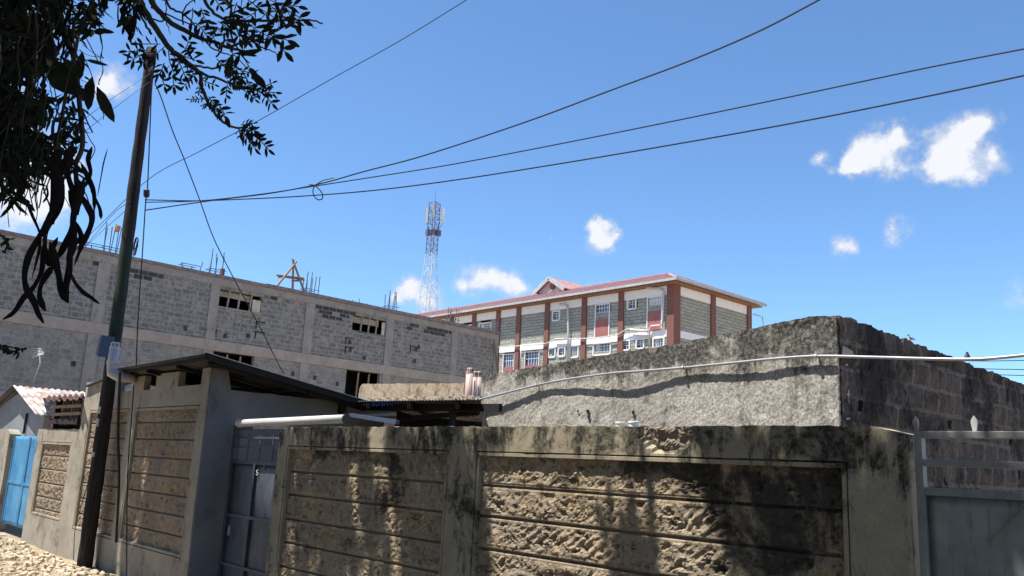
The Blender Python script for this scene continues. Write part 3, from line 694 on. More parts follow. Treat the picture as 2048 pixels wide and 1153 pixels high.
# debris covered sheet behind
ds = corrugated('sheet_roof', 'debris', None, PY(698, 812, 8.2), PY(962, 806, 8.2), PY(962, 792, 10.9), PY(715, 801, 10.9), .09, .006)
tag(ds, 'pale low sheet roof littered with grit below the cream parapet', 'roof')
m = MB()
for i in range(420):
    t = random.random(); s_ = random.random()**1.5; p = PY(700, 808, 8.3).lerp(PY(962, 802, 8.3), t).lerp(PY(715, 801, 10.8).lerp(PY(962, 792, 10.8), t), s_)
    r = random.uniform(.012, .045); m.box(p.x-r*1.4, p.x+r*1.4, p.y-r, p.y+r, p.z, p.z+r*random.uniform(.5, 1.5))
o = m.build('roof_litter', 'debris'); tag(o, 'loose stones and grit scattered on the pale sheet roof', 'debris', None, 'stuff')
m = MB()
for i in range(34):
    t = i/33; p = PY(733, 808, 6.62).lerp(PY(790, 806, 6.55), t); m.bar(p+Vector((0, -.02, .012)), p+Vector((random.uniform(-.04, .04), -.04, -.015-random.random()*.03)), .022, .005)
o = m.build('plastic_sheet', 'blue_plastic'); tag(o, 'frayed strip of blue plastic on the edge of the dark lean to roof', 'plastic strip')
wg = thing('roof_gutter', 'white gutter with a grey sheet behind it, left of the dark opening', 'gutter', (-9.4, 6.8, 2.3))
m = MB(); m.bar(PY(698, 832, 6.7), PY(790, 829, 6.7), .05, .035); m.build('channel', 'pvc_white', wg)
m = MB(); m.poly([PY(694, 842, 6.78), PY(790, 845, 6.78), PY(790, 822, 6.78), PY(760, 818, 6.78), PY(694, 828, 6.78)]); o = m.build('panel', 'concrete', wg); o.modifiers.new('s', 'SOLIDIFY').thickness = .02
m = MB(); m.bar(PY(690, 829, 6.5), PY(795, 845, 6.2), .05, .05); m.build('dark_rail', 'box_blue', wg)
m = MB(); m.bar(PY(650, 812, 7.9), PY(712, 811, 7.9), .3, .03); m.bar(PY(650, 822, 7.9), PY(712, 818, 7.9), .1, .09); m.build('ledge', 'plaster_cream', wg)
for i, (px, top, w, y) in enumerate(((936.5, 742, .060, 9.0), (947, 749, .05, 9.15), (955, 749, .05, 9.3))):
    b = PY(px, 799, y); t = PY(px+1, top, y); m = MB(); v = thing('vent_pot', ('tallest left pinkish vent pipe', 'middle pinkish vent pipe', 'right pinkish vent pipe, half hidden by its neighbour')[i]+' with slotted cap on the roof', 'vent pipe', (b.x, y, b.z), 0, 'pink vent pipes')
    m.tube([(b.x, y, b.z-.3), (b.x, y, t.z-.02)], w, 18); m.build('pipe', 'pvc_pink', v, smooth=True)
    m = MB(); m.tube([(b.x, y, t.z-.05), (b.x, y, t.z-.02), (b.x, y, t.z+.035), (b.x, y, t.z+.045)], [w*1.05, w*1.03, w*.78, w*.5], 18)
    c_ = m.build('cap', 'pvc_pink', v)
    m = MB()
    for k in range(10):
        a = k*.628; m.bar((b.x+math.cos(a)*w*1.0, y+math.sin(a)*w*1.0, t.z-.012), (b.x+math.cos(a)*w*.84, y+math.sin(a)*w*.84, t.z+.026), .014, .012)
    islands(m, 'slot', 'dark_metal', c_)
# little bits on the block wall ridge
q = PX(1932, 716, XE-.1)
m = MB(); m.tube([q+Vector((0, -.02, -.03)), q+Vector((0, 0, .0)), q+Vector((0, .03, .02)), q+Vector((0, .05, .045)), q+Vector((0, .10, .01)), q+Vector((0, .15, -.01))], [.006, .02, .028, .02, .016, .004], 8)
m.tube([q+Vector((0, .045, .03)), q+Vector((0, .045, .065)), q+Vector((0, .025, .07))], [.012, .013, .003], 8)
m.bar(q+Vector((0, .03, .0)), q+Vector((0, .03, -.03)), .004, .004); m.bar(q+Vector((0, .045, .0)), q+Vector((0, .045, -.03)), .004, .004)
o = m.build('bird', 'dark_metal', smooth=True); tag(o, 'small dark bird perched on the ridge of the dark block wall', 'bird')
q = PX(1820, 678, XE-.1); m = MB(); m.bar(q+Vector((0, 0, -.03)), q+Vector((0, .0, .02)), .012, .012); m.bar(q+Vector((0, -.07, .035)), q+Vector((0, .12, .005)), .01, .01); m.bar(q+Vector((0, 0, .02)), q+Vector((0, .05, .0)), .03, .01)
o = m.build('bracket', 'gutter'); tag(o, 'small bent metal bracket on top of the dark block wall', 'bracket')
# ================================================================== FAR: building under construction
OG = PD(625, 650, 47); OG = Vector((OG.x, OG.y, 0)); ag = math.radians(3)
dG = Vector((-math.sin(ag), math.cos(ag), 0)); nG = Vector((math.cos(ag), math.sin(ag), 0))
def G(px, py, y=0.0):
    p = PP(px, py, OG-nG*y, nG); return Vector(((p-OG).dot(dG), y, p.z))
cb = thing('unfinished_building', 'long unfinished building of bare grey blocks with concrete beams and columns', 'building', OG, math.radians(93))
LOCAL.append(cb)
def rect(px0, py0, px1, py1):
    a, b = G(px0, py0), G(px1, py1); return (a.x, b.x)
wins = [(rect(436, 600, 523, 612), G(437, 612).z, 10.02), (rect(706, 648, 771, 660), G(706, 664).z, 10.02)]
wlow = [(rect(427, 712, 509, 722), 5.3, 6.75), (rect(693, 755, 760, 765), 5.3, 6.75)]
cols = [-28, -22.5, -16.9, -11.3, -5.85, -.22, 5.35, 10.55]
SL, SR = -34.0, 14.5
gridwall('wall', 'blocks', cb, lambda u, v, d: Vector((u, .05+d, v)), SL, SR, 7.36, 10.25, 1.5, [(w[0][0], w[0][1], w[1], w[2]) for w in wins], .25)
gridwall('wall', 'blocks_low', cb, lambda u, v, d: Vector((u, .05+d, v)), SL, SR, 3.9, 6.9, 1.5, [(w[0][0], w[0][1], w[1], w[2]) for w in wlow], .25)
B('wall', 'blocks_low', cb, (SL, SR, .05, .3, -.3, 3.5))
m = MB()
for z0, z1, y in ((6.86, 7.38, -.02), (3.45, 3.95, -.02)): m.box(SL, SR+.02, y, .32, z0, z1)
m.build('beam', 'beam', cb)
B('roof_beam', 'concrete', cb, (SL, SR+.02, -.02, .32, 10.2, 10.56))
B('roof_slab', 'parapet', cb, (SL, G(530, 575).x-.02, -.10, 9.6, 10.564, 10.72), (G(530, 575).x+.02, SR+.12, -.12, 9.6, 10.57, 10.76))
for c in cols:
    m = MB()
    for z0, z1 in ((-.2, 3.445), (3.955, 6.855), (7.385, 10.195)): m.box(c-.26+.04*math.sin(c*3), c+.27, -.005, .3, z0, z1)
    m.build('column', 'concrete', cb)

B('end_column', 'concrete', cb, (SR-.35, SR+.015, -.012, .31, -.2, 10.19))
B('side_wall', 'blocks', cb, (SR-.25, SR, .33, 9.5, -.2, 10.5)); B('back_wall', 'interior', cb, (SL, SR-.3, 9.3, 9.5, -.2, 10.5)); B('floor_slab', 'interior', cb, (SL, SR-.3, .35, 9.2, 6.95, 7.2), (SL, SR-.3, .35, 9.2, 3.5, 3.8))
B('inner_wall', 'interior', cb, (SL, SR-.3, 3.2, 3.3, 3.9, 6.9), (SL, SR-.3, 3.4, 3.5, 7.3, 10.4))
for (w, z0, z1) in wins+wlow:
    x0, x1 = w; fm = MB(); n = 4 if z0 > 7 else 3
    for i in range(1, n): x = x0+(x1-x0)*i/n+.04*math.sin(i*5+x0); fm.bar((x, .12, z0), (x+.05, .12, z1), .07, .08)
    if z0 > 7: fm.bar((x0, .13, z1-.30), (x1*.75+x0*.25, .13, z1-.36), .05, .06)
    f = fm.build('window_frame', 'wood' if z0 < 7 else 'concrete', cb)
    fm = MB(); fm.box(x0-.06, x1+.06, -.03, .02, z0-.09, z0-.005); fm.build('window_sill', 'concrete', f) if False else fm.build('window_sill', 'concrete', cb)
a, b = wins[0][0]; B('lit_strip', 'lit_inner', cb, (b-(b-a)*.20, b-.03, .062, .1, wins[0][1], 9.8), (a, b-(b-a)*.2, .4, .45, 9.72, 10.0))  # pale boxes paint the sunlit strip and beam inside the opening
a, b = wins[1][0]; B('lit_strip', 'lit_inner', cb, (b-(b-a)*.10, b-.03, .062, .1, wins[1][1], 9.9), (a, b-(b-a)*.1, .4, .45, 9.65, 10.0))
# unpointed dark blocks near the beam and putlog holes
m = MB(); rr = random.Random(3); HB_ = simple('hollow dark blocks', (.055, .055, .065), .95, 0, .4, 5)
def dk(px, py, w=.20, h=.09):
    q = G(px, py); m.box(q.x-w+rr.uniform(-.03, .03), q.x+w, .032, .06, q.z-h, q.z+h)
for s0, s1, rows in ((G(631, 625).x, G(704, 650).x, 5), (G(808, 658).x, G(832, 665).x, 2), (G(842, 665).x, G(898, 672).x, 2), (G(258, 548).x, G(318, 562).x, 3), (G(525, 598).x, G(562, 604).x, 1), (G(186, 525).x, G(206, 530).x, 1), (G(972, 688).x, G(980, 688).x, 1)):
    m = MB()
    for r in range(rows):
        x = s0+(.23 if r % 2 else 0)+(rr.choice((0, .46, .92)) if r > 1 else 0); e = s1-r*.5*rr.random()-(r > 2)*.8
        while x < e:
            z = 10.08-r*.225
            if rr.random() < .88: m.box(x+.03, min(x+.43, e+.2), .032, .06, z-.09, z+.09)
            x += .46
    m.build('hollow_blocks', HB_, cb)
m = MB()
for px, py in ((371, 657), (431, 663), (451, 672), (497, 672), (701, 700), (700, 684), (730, 716), (631, 756), (675, 768), (586, 748), (833, 700), (838, 694), (830, 722), (500, 768), (426, 768), (147, 728)): dk(px, py, .10, .12)
islands(m, 'wall_hole', HB_, cb)
m = MB()
for px, py in ((522, 652), (520, 672), (700, 683), (699, 702), (828, 700)):
    m = MB(); q = G(px, py); w = .28; m.box(q.x-w, q.x+w, .03, .055, q.z+.17, q.z+.22); m.box(q.x-w, q.x-w+.06, .03, .055, q.z-.2, q.z+.17)
    m.build('wall_cut', 'dark_void', cb)
for px, tp, bs, n in ((224, 449, 498, 7), (190, 474, 492, 3), (379, 519, 535, 5), (432, 500, 545, 6), (619, 545, 590, 7), (717, 597, 614, 5), (782, 578, 627, 6), (905, 613, 652, 6), (988, 638, 676, 4)):
    q = G(px, bs, .8); qt = G(px, tp, .8); m = MB(); h = qt.z; r2 = random.Random(px)
    for k in range(n):
        x = q.x-.42+.84*(k/(n-1)); y = .6+.5*(k % 2); dx = r2.uniform(-.1, .12); m.bar((x, y, 10.6), (x+dx, y+r2.uniform(-.1, .1), h-r2.uniform(0, .35)), .034, .034)
    m.bar((q.x-.46, .6, min(11.1, h-.3)), (q.x+.46, .6, min(11.1, h-.3)), .03, .03); m.bar((q.x-.46, 1.1, min(11.1, h-.3)), (q.x+.46, 1.1, min(11.1, h-.3)), .03, .03); m.bar((q.x-.4, .6, min(11.1, h-.3)), (q.x-.4, 1.1, min(11.1, h-.3)), .03, .03)
    m.build('rebar_bundle', 'rebar', cb)
q = G(444, 545, .8); B('rebar_stub', 'brown_round', cb, (q.x-.08, q.x+.1, .7, .9, 10.7, 11.25))
q = G(234, 460, .9); m = MB(); m.bar(G(233, 463, .9), G(236, 453, .9), .3, .18); m.build('rag', simple('orange white rag', (.5, .25, .14), .9, 0, .5, 8), cb)
q = G(988, 745, -.1); m = MB(); m.bar(G(989, 685, -.12), G(997, 742, -.12), .10, .08); m.build('leaning_plank', 'wood', cb)
tp = thing('timber_tripod', 'rough timber tripod with a plank platform standing on the unfinished roof', 'scaffold', (OG-nG*1.0)+dG*G(588, 580, 1).x+Vector((0, 0, 10.72)))
def GW(px, py, y): l = G(px, py, y); return OG+dG*l.x-nG*y+Vector((0, 0, l.z))
for a, b in (((552, 574, .3), (593, 524, 1.3)), ((585, 584, 2.5), (587, 519, 1.3)), ((610, 588, .8), (585, 519, 1.3))):
    m = MB(); m.tube([GW(*a), GW(*b)], [.07, .055], 7); m.build('leg', 'wood', tp)
m = MB()
for a, b, w in (((553, 551), (606, 557), .14), ((556, 555), (572, 553), .22), ((566, 554), (600, 559), .12), ((578, 554), (609, 561), .10), ((583, 562), (598, 562), .18)): m.bar(GW(*a, 1.2+w), GW(*b, 1.0+w), w, .07)
m.build('platform', 'wood', tp)

# ================================================================== FAR: red roofed building
YR = 46.27; XR = PY(1347, 620, YR).x
rb_ = thing('hostel_building', 'stone building with red roof, white bands and brown pillars beyond the walls', 'building', (-50, 50, 0))
def Z5(x, y): return (980+x/2.882, 500+y/2.882)
def R5(x, y, Y=YR): return PY(*Z5(x, y), Y)
def Lx(p): return p.x
ups = [((365, 358), (400, 405), 's'), ((612, 318), (688, 400), 't'), ((798, 290), (840, 338), 's'), ((912, 275), (990, 356), 'c'), ((-58, 426), (6, 470), 'n'), ((-160, 440), (-105, 470), 'n')]
lows = [((80, 605), (140, 675), 'r'), ((205, 590), (283, 665), 'r'), ((342, 573), (375, 617), 's'), ((398, 568), (432, 612), 's'), ((465, 560), (508, 618), 'n'), ((600, 543), (693, 602), 'n'), ((768, 527), (803, 575), 's'), ((848, 520), (885, 565), 's'), ((945, 512), (1002, 560), 'n')]
W_ = []
for a, b, k in ups+lows:
    xc0, xc1 = R5(a[0], (a[1]+b[1])/2).x, R5(b[0], (a[1]+b[1])/2).x; xm = (a[0]+b[0])/2
    z1, z0 = R5(xm, a[1]).z, R5(xm, b[1]).z; W_.append([xc0, xc1, z0, z1, k])
holes = [tuple(w[:4]) for w in W_]
XLft = -84.0
gridwall('wall', 'dressed_x', rb_, lambda u, v, d: Vector((u, YR+d, v)), XLft, XR, -.3, 13.93, 2.5, holes, .2)
YE = PX(1530, 610, XR+.75).y-.75
B('wall', 'dressed_y', rb_, (XR-.2, XR, YR+.2, YE, -.3, 13.93))
B('wall', 'dressed_x', rb_, (XLft, XR-.2, YE-.2, YE, -.3, 13.93)); B('wall', 'dressed_y', rb_, (XLft, XLft+.2, YR+.2, YE-.2, -.3, 13.93))
B('floor_slab', 'interior', rb_, (XLft+.3, XR-.3, YR+.3, YE-.3, 10.7, 10.9), (XLft+.3, XR-.3, YR+.3, YE-.3, 13.94, 14.1)); B('inner_wall', 'interior', rb_, (XLft+.3, XR-.3, YR+2.5, YR+2.6, 8, 13.9))
def band(z0, z1, nm):
    m = MB(); m.box(XLft, XR+.035, YR-.035, YR+.1, z0, z1); m.box(XR-.05, XR+.035, YR+.1, YE+.03, z0, z1); m.build(nm, 'white', rb_)
band(13.932, 14.56, 'white_band'); 
m = MB(); zb0, zb1 = 10.98, 11.49
cuts = sorted([(w[0], w[1]) for w in W_ if w[3] > 10.95 and w[2] < 10.95]); x = XLft
m.box(XLft, XR+.035, YR-.035, YR-.002, 11.0, zb1); m.box(XR+.002, XR+.035, YR-.002, YE+.03, 11.0, zb1); m.build('white_band', 'white', rb_)
pil = [-52.1, -49.62, -46.36, -42.46, -38.89]; x = -52.1
while x > XLft: x -= 3.1; pil.append(x)
for x in pil: B('pillar', 'brown', rb_, (x-.24, x+.24, YR-.13, YR-.0, -.2, 14.58))
B('pillar', 'brown', rb_, (XR-.46, XR+.13, YR-.14, YR+.62, -.2, 14.58))
YE = PX(1530, 610, XR+.75).y-.75
for y in (PX(1427, 620, XR+.1).y, YE-.35): B('pillar', 'brown', rb_, (XR, XR+.13, y-.27, y+.27, -.2, 14.58))
for (x0, x1, z0, z1, k) in W_:
    f = MB(); t = .09 if k in 'sn' else .07
    bot = z0
    if k in 'tc': bot = 11.5
    if k == 'r': bot = z0-1.0
    f.box(x0-t, x0, YR-.07, YR+.03, bot-.02, z1+t); f.box(x1, x1+t, YR-.07, YR+.03, bot-.02, z1+t); f.box(x0, x1, YR-.068, YR+.03, z1, z1+t)
    if k in 'sn': f.box(x0, x1, YR-.068, YR+.03, z0-t, z0)
    w = f.build('window', 'white', rb_)
    B('pane', 'glass', w, (x0, x1, YR+.10, YR+.12, z0, z1))
    g_ = MB(); n = 2 if k == 's' else (6 if x1-x0 > 1.6 else 5)
    for i in range(1, n): x = x0+(x1-x0)*i/n; g_.box(x-.018, x+.018, YR+.05, YR+.075, z0, z1)
    for z in ((z0+z1)/2, z0+(z1-z0)*.78): g_.box(x0, x1, YR+.03, YR+.052, z-.018, z+.018)
    g_.build('grille', 'white', w)
    if k in 'cn': B('curtain', 'curtain', w, (x0, x0+(x1-x0)*(.9 if k == 'c' else .3), YR+.093, YR+.098, z0, z1))
    if k in 'tcr': B('spandrel_panel', 'redpanel', rb_, (x0, x1, YR-.05, YR+.02, bot, z0-.002))
ZE = 14.80; OV = .75; y0_, y1_ = YR-OV, YE+OV; xr_ = XR+OV; xl_ = XLft-OV
pk = PY(1337, 549, 51.3); rz = pk.z
m = MB()
A_, B_, C_, D_ = Vector((xl_, y0_, ZE)), Vector((xr_, y0_, ZE)), Vector((xr_, y1_, ZE)), Vector((xl_, y1_, ZE)); E_ = Vector((pk.x, 51.3, rz)); F_ = Vector((xl_, 51.3, rz))
m.poly([A_, B_, E_, F_]); m.poly([B_, C_, E_]); m.poly([C_, D_, F_, E_]); m.poly([A_, F_, D_])
x = xl_+.2
while x < xr_-.1:
    t = 1.0 if x < E_.x else (xr_-x)/(xr_-E_.x); m.bar((x, y0_+.02, ZE+.03), (x, y0_+(51.3-y0_)*t, ZE+(rz-ZE)*t+.03), .07, .055); x += .42
y = y0_+.3
while y < y1_:
    t = (y-y0_)/(51.3-y0_) if y < 51.3 else (y1_-y)/(y1_-51.3); m.bar((xr_-.02, y, ZE+.03), (xr_+(E_.x-xr_)*t, y, ZE+(rz-ZE)*t+.03), .07, .055); y += .42
for a in (B_, C_): m.bar(a+Vector((0, 0, .04)), E_+Vector((0, 0, .05)), .22, .08)
m.bar(F_+Vector((0, 0, .05)), E_+Vector((0, 0, .05)), .3, .08)
m.build('roof', 'roof_red', rb_)
B('soffit', 'soffit', rb_, (xl_+.1, xr_-.12, y0_+.12, y1_-.12, 14.585, 14.66))
m = MB(); m.box(xl_, xr_, y0_-.12, y0_+.02, 14.66, 14.82); m.box(xr_-.02, xr_+.12, y0_-.12, y1_+.1, 14.662, 14.818)
x = xl_
while x < xr_: m.box(x, x+.05, y0_-.14, y0_-.12, 14.64, 14.86); x += 1.1
y = y0_
while y < y1_: m.box(xr_+.12, xr_+.14, y, y+.05, 14.64, 14.86); y += 1.1
m.build('gutter', 'gutter', rb_)
def pipe5(pts, r=.075, name='downpipe', dy=-.2, n=8):
    m = MB(); m.tube([R5(a, b, YR+dy) for a, b in pts], r, n); return m.build(name, 'pvc_white', rb_, smooth=True)
pipe5([(400, 316), (425, 315), (443, 322), (449, 345), (452, 470), (449, 640)], .085)
pipe5([(903, 206), (906, 218), (990, 226), (1001, 240), (999, 300), (993, 425), (982, 436), (930, 440), (919, 455), (917, 550)], .07)
pipe5([(810, 462), (860, 466), (916, 468)], .09, 'waste_pipe', -.22); pipe5([(838, 489), (878, 492), (914, 492)], .06, 'waste_pipe', -.2); pipe5([(372, 515), (445, 512)], .07, 'waste_pipe', -.22); pipe5([(180, 548), (174, 700)], .045, 'downpipe', -.25)
pipe5([(40, 562), (150, 556), (320, 542), (385, 514), (440, 516), (540, 512), (640, 505), (735, 490), (780, 463), (800, 455), (850, 460)], .04, 'cable', -.24, 5)
q = Vector((xr_+.1, y1_-.4, 14.6)); m = MB(); m.tube([PX(1507, 629, XR+.1), PX(1525, 634, XR+.1), PX(1527, 660, XR+.1)], .05, 6); m.build('vent_bracket', 'gutter', rb_)
# gabled roof lantern
YDm = 50.6
def T3(x, y): return (980+x/5.24, 540+y/5.24)
ga, gl, gr = PY(*T3(610, 80), YDm), PY(*T3(455, 247), YDm), PY(*T3(785, 190), YDm)
zl = (gl.z+gr.z)/2; hw = (gr.x-gl.x)/2; xc = (gl.x+gr.x)/2
Ap = Vector((xc, YDm, ga.z)); ln = 9.0; m = MB()
for sx in (-1, 1):
    e0 = Vector((xc+sx*hw, YDm, zl)); m.quad(Ap, e0, e0+Vector((0, ln, 0)), Ap+Vector((0, ln, 0)))
    y = .2
    while y < ln: m.bar(Ap+Vector((0, y, .03)), e0+Vector((0, y, .03)), .07, .05); y += .42
m.build('lantern_roof', 'roof_red', rb_)
m = MB()
for sx in (-1, 1): m.bar(Ap+Vector((0, -.10, -.10)), Vector((xc+sx*hw, YDm-.10, zl-.10)), .08, .34, (0, 0, 1))
m.build('barge_board', 'gutter', rb_)
m = MB(); w = hw*.8; zt_ = ga.z-.25-(ga.z-zl)*.0; m.poly([(xc-w, YDm+.3, 15), (xc+w, YDm+.3, 15), (xc+w, YDm+.3, zl+(ga.z-zl)*(1-.8)-.1), (xc, YDm+.3, ga.z-.12), (xc-w, YDm+.3, zl+(ga.z-zl)*(1-.8)-.1)])
o = m.build('lantern_wall', simple('lilac plaster', (.50, .42, .42), .8, 0, .08), rb_); o.modifiers.new('s', 'SOLIDIFY').thickness = .1
B('lantern_wall', 'soffit', rb_, (xc+w-.12, xc+w-.02, YDm+.9, YDm+8, 15, zl+.2)); B('lantern_wall', 'soffit', rb_, (xc-w+.02, xc-w+.12, YDm+.9, YDm+8, 15, zl+.2))
vc = PY(*T3(655, 175), YDm+.2); m = MB(); m.tube([(vc.x, YDm+.1, vc.z), (vc.x, YDm+.28, vc.z)], .27, 18); m.build('round_vent', 'brown_round', rb_)

# ================================================================== FAR: telecom mast
tb = PD(870, 405, 130); tx, ty = tb.x, tb.y
tw = thing('telecom_mast', 'tall lattice mast, white below and dark above, with panel antennas', 'mast', (tx, ty, 0))
def tz(px, py):
    d = ray(px, py); t = (tx*d.x+ty*d.y)/(d.x**2+d.y**2); return HC+t*d.z
z_top = tz(870, 407); z_mid = tz(863, 510); z_low = tz(855, 638)
def hwid(z): return .66 if z > z_mid else .66+(z_mid-z)*(1.18-.66)/(z_mid-z_low)
rt = math.radians(20)
def cor(k, z): a = rt+math.pi/4+k*math.pi/2; r = hwid(z)*1.3; return Vector((tx+math.cos(a)*r, ty+math.sin(a)*r, z))
for nm, za, zb, n, mt in (('lower_lattice', 8.0, z_mid, 15, 'tower_white'), ('upper_lattice', z_mid, z_top, 10, 'tower_red')):
    m = MB()
    for i in range(n):
        a = za+(zb-za)*i/n; b = za+(zb-za)*(i+1)/n
        for k in range(4):
            m.bar(cor(k, a), cor(k, b), .085, .085); m.bar(cor(k, a), cor((k+1) % 4, b), .045, .045) if i % 2 == 0 else m.bar(cor((k+1) % 4, a), cor(k, b), .045, .045)
            m.bar(cor(k, b), cor((k+1) % 4, b), .045, .045)
    m.build(nm, mt, tw)
m = MB(); m.tube([(tx, ty, z_top-.5), (tx, ty, tz(874, 382))], [.05, .025], 6); m.build('lightning_rod', 'tower_red', tw)
m = MB(); m.tube([(tx+.3, ty, 8), (tx+.3, ty, z_top-3)], .09, 6); m.build('feeder_cable', 'tower_white', tw)
def TA(px, py): d = ray(px, py); t = (tx*d.x+ty*d.y)/(d.x**2+d.y**2); return C0+d*t
for px, ya, yb, w in ((853.5, 417, 446, .34), (865, 409, 437, .36), (886, 418, 447, .34), (880, 419, 446, .12)):
    a, b = TA(px, yb), TA(px+1.5, ya); m = MB(); m.bar(a, b, w, .18, (fx, fy, 0)); o = m.build('panel_antenna', 'antenna', tw)
    ce = Vector((tx, ty, 0)); m = MB()
    for t in (.2, .85): p = a.lerp(b, t); m.bar(p, Vector((tx, ty, p.z)).lerp(p, .35), .07, .07)
    if px != 865: m.bar(a, Vector((tx, ty, a.z-1.2)).lerp(a, .3)+Vector((0, 0, -.9)), .07, .07)
    m.build('bracket', 'tower_red', tw)
m = MB()
for px, py in ((856, 466), (867, 465), (877, 467)): a = TA(px, py); m.box(a.x-.25, a.x+.25, a.y-.3, a.y+.3, a.z-.45, a.z+.45)
m.build('radio_unit', 'tower_red', tw)
# tv aerial
ta = thing('tv_aerial', 'small white tv aerial on a thin mast in front of the unfinished building', 'aerial', PY(68, 765, 9.5))
m = MB(); m.bar(PY(66, 766, 9.5), PY(80, 728, 9.5), .03, .03); m.bar(PY(80, 728, 9.5), PY(79, 700, 9.5), .025, .025); m.build('mast', 'gutter', ta)
m = MB()
for k in range(5): m.bar(PY(63+k*1.5, 712-k*4+2, 9.5), PY(88-k*1.5, 709-k*3, 9.5), .028, .02)
m.bar(PY(66, 716, 9.5), PY(88, 705, 9.5), .03, .03); m.build('elements', 'white', ta)

# ================================================================== WIRES
def wire(pts, label, r=.008, nm='overhead_wire', grp='overhead wires', cat='wire', n=5):
    P_ = catmull([PD(a, b, d) for a, b, d in pts], 8); m = MB(); m.tube(P_, r, n); o = m.build(nm, 'wire'); tag(o, label, cat, grp); return o
dp = 13.1
wire([(940, -4, 16), (800, 82, 17), (660, 160, 18), (520, 240, 19), (400, 303, 20), (300, 357, 21), (200, 450, 24), (150, 500, 26)], 'thin wire rising from behind the pole to the upper middle of the sky', .009)
wire([(1650, -6, 8.5), (1520, 62, 9), (1380, 122, 9.6), (1230, 178, 10.2), (1050, 245, 10.9), (850, 311, 11.6), (730, 343, 12), (640, 368, 12.4), (540, 387, 12.6), (420, 402, 12.9), (290, 421, dp)], 'highest black cable running from the knot out at the upper right edge', .0095)
wire([(2060, 96, 8.0), (1850, 137, 8.6), (1600, 190, 9.3), (1350, 242, 10), (1100, 292, 10.8), (900, 330, 11.5), (750, 354, 12), (640, 371, 12.4), (520, 389, 12.6), (400, 402, 12.9), (290, 405, dp)], 'middle black cable of the three crossing to the right edge', .008)
wire([(2060, 149, 8.0), (1850, 194, 8.6), (1600, 244, 9.3), (1350, 289, 10), (1100, 331, 10.8), (900, 362, 11.5), (740, 382, 12), (600, 393, 12.4), (480, 399, 12.6), (390, 402, 12.9), (290, 400, dp)], 'lowest black cable of the three crossing to the right edge', .009)
wire([(618, 369, 12.4), (630, 372, 12.4), (643, 385, 12.38), (645, 397, 12.38), (636, 400, 12.38), (627, 390, 12.4), (628, 375, 12.42), (645, 362, 12.4), (668, 356, 12.4)], 'small loop of cable hanging from the knot where three cables meet', .008, 'cable_loop', None, 'wire')
wire([(310, 168, 12.9), (322, 195, 12.9), (345, 262, 13.2), (368, 318, 13.6), (400, 402, 14), (428, 478, 14.5), (470, 562, 15), (520, 655, 15.6), (555, 725, 16), (568, 748, 16.2)], 'slack black service cable dropping from the pole top to behind the shed roof', .009)
wire([(300, 148, 12.9), (240, 187, 12), (196, 218, 11), (100, 292, 9), (0, 372, 8)], 'upper of two wires running from the pole top to the left', .0032)
wire([(298, 165, 12.9), (240, 208, 12), (198, 241, 11), (100, 320, 9), (0, 400, 8)], 'lower of two wires running from the pole top to the left', .0032)
wire([(262, 402, dp), (230, 425, 14), (190, 470, 16), (150, 520, 19)], 'upper faint wire running left from the pole above the grey building', .005)
wire([(262, 412, dp), (235, 436, 14), (205, 462, 16), (170, 495, 19)], 'lower faint wire running left from the pole above the grey building', .005)
for a, b, c_ in ((1905, 722, 721), (1940, 738, 740), (1960, 749, 752)):
    wire([(a, b, 16), (1980, b+.5, 16), (2060, c_, 16)], {1905: 'highest', 1940: 'middle', 1960: 'lowest'}[a]+' of three thin wires low at the right edge of the sky', .008)
sw = thing('stay_wire', 'vertical stay wire with a dark insulator hanging right beside the pole', 'wire', PD(291, 385, 12.8))
m = MB(); m.tube(catmull([PD(303, 180, 12.7), PD(299, 280, 12.75), PD(295, 375, 12.8), PD(291, 410, 12.8), PD(284, 520, 12.9), PD(276, 640, 13), PD(272, 745, 13.05)], 8), .009, 5); m.build('wire', 'wire', sw)
m = MB(); a, b = PD(293, 378, 12.8), PD(293, 396, 12.8); m.tube([a, a.lerp(b, .15), b.lerp(a, .15), b], [.02, .045, .045, .02], 10); m.build('insulator', 'dark_metal', sw)
wire([(240, 745, 11.6), (236, 860, 11.8), (238, 960, 11.8), (232, 1085, 11.9)], 'dark cable hanging down the front of the outbuilding wall', .018, 'wall_cable', None, 'cable')
wire([(268, 770, 11.6), (262, 850, 11.7), (255, 960, 11.7), (253, 1160, 11.6)], 'thin cable hanging straight down between the outbuilding panels', .008, 'wall_cable', None, 'cable')
wire([(178, 960, 13), (160, 1020, 13.1), (150, 1060, 13.2), (147, 1120, 13.3)], 'thin stray cable hanging left of the pole foot', .006, 'wall_cable', None, 'cable')
# ================================================================== TREE whose hanging twigs and pods enter the frame; its crown shades the walls
SUN = Vector((-.20, -.33, 1.0)).normalized()
TB = Vector((-2.6, -2.0, 0))
tree = thing('shade_tree', 'dark tree hanging compound leaves and long twisted pods at the upper left', 'tree', TB)
wood = MB(); leaf = MB(); pod = MB()
def leaflet(base, d, L, W, nrm):
    d = d.normalized(); s_ = d.cross(nrm)
    if s_.length < 1e-4: s_ = d.orthogonal()
    s_ = s_.normalized()*W/2; n2 = nrm.normalized()*L*.06; k = len(leaf.v)
    leaf.v += [base, base+d*L*.3+s_*.85+n2, base+d*L*.6+s_+n2*1.3, base+d*L*.85+s_*.55, base+d*L, base+d*L*.85-s_*.55, base+d*L*.6-s_+n2*1.3, base+d*L*.3-s_*.85+n2]
    leaf.f.append(tuple(range(k, k+8)))
def rv(): return Vector((random.gauss(0, 1), random.gauss(0, 1), random.gauss(0, 1))).normalized()
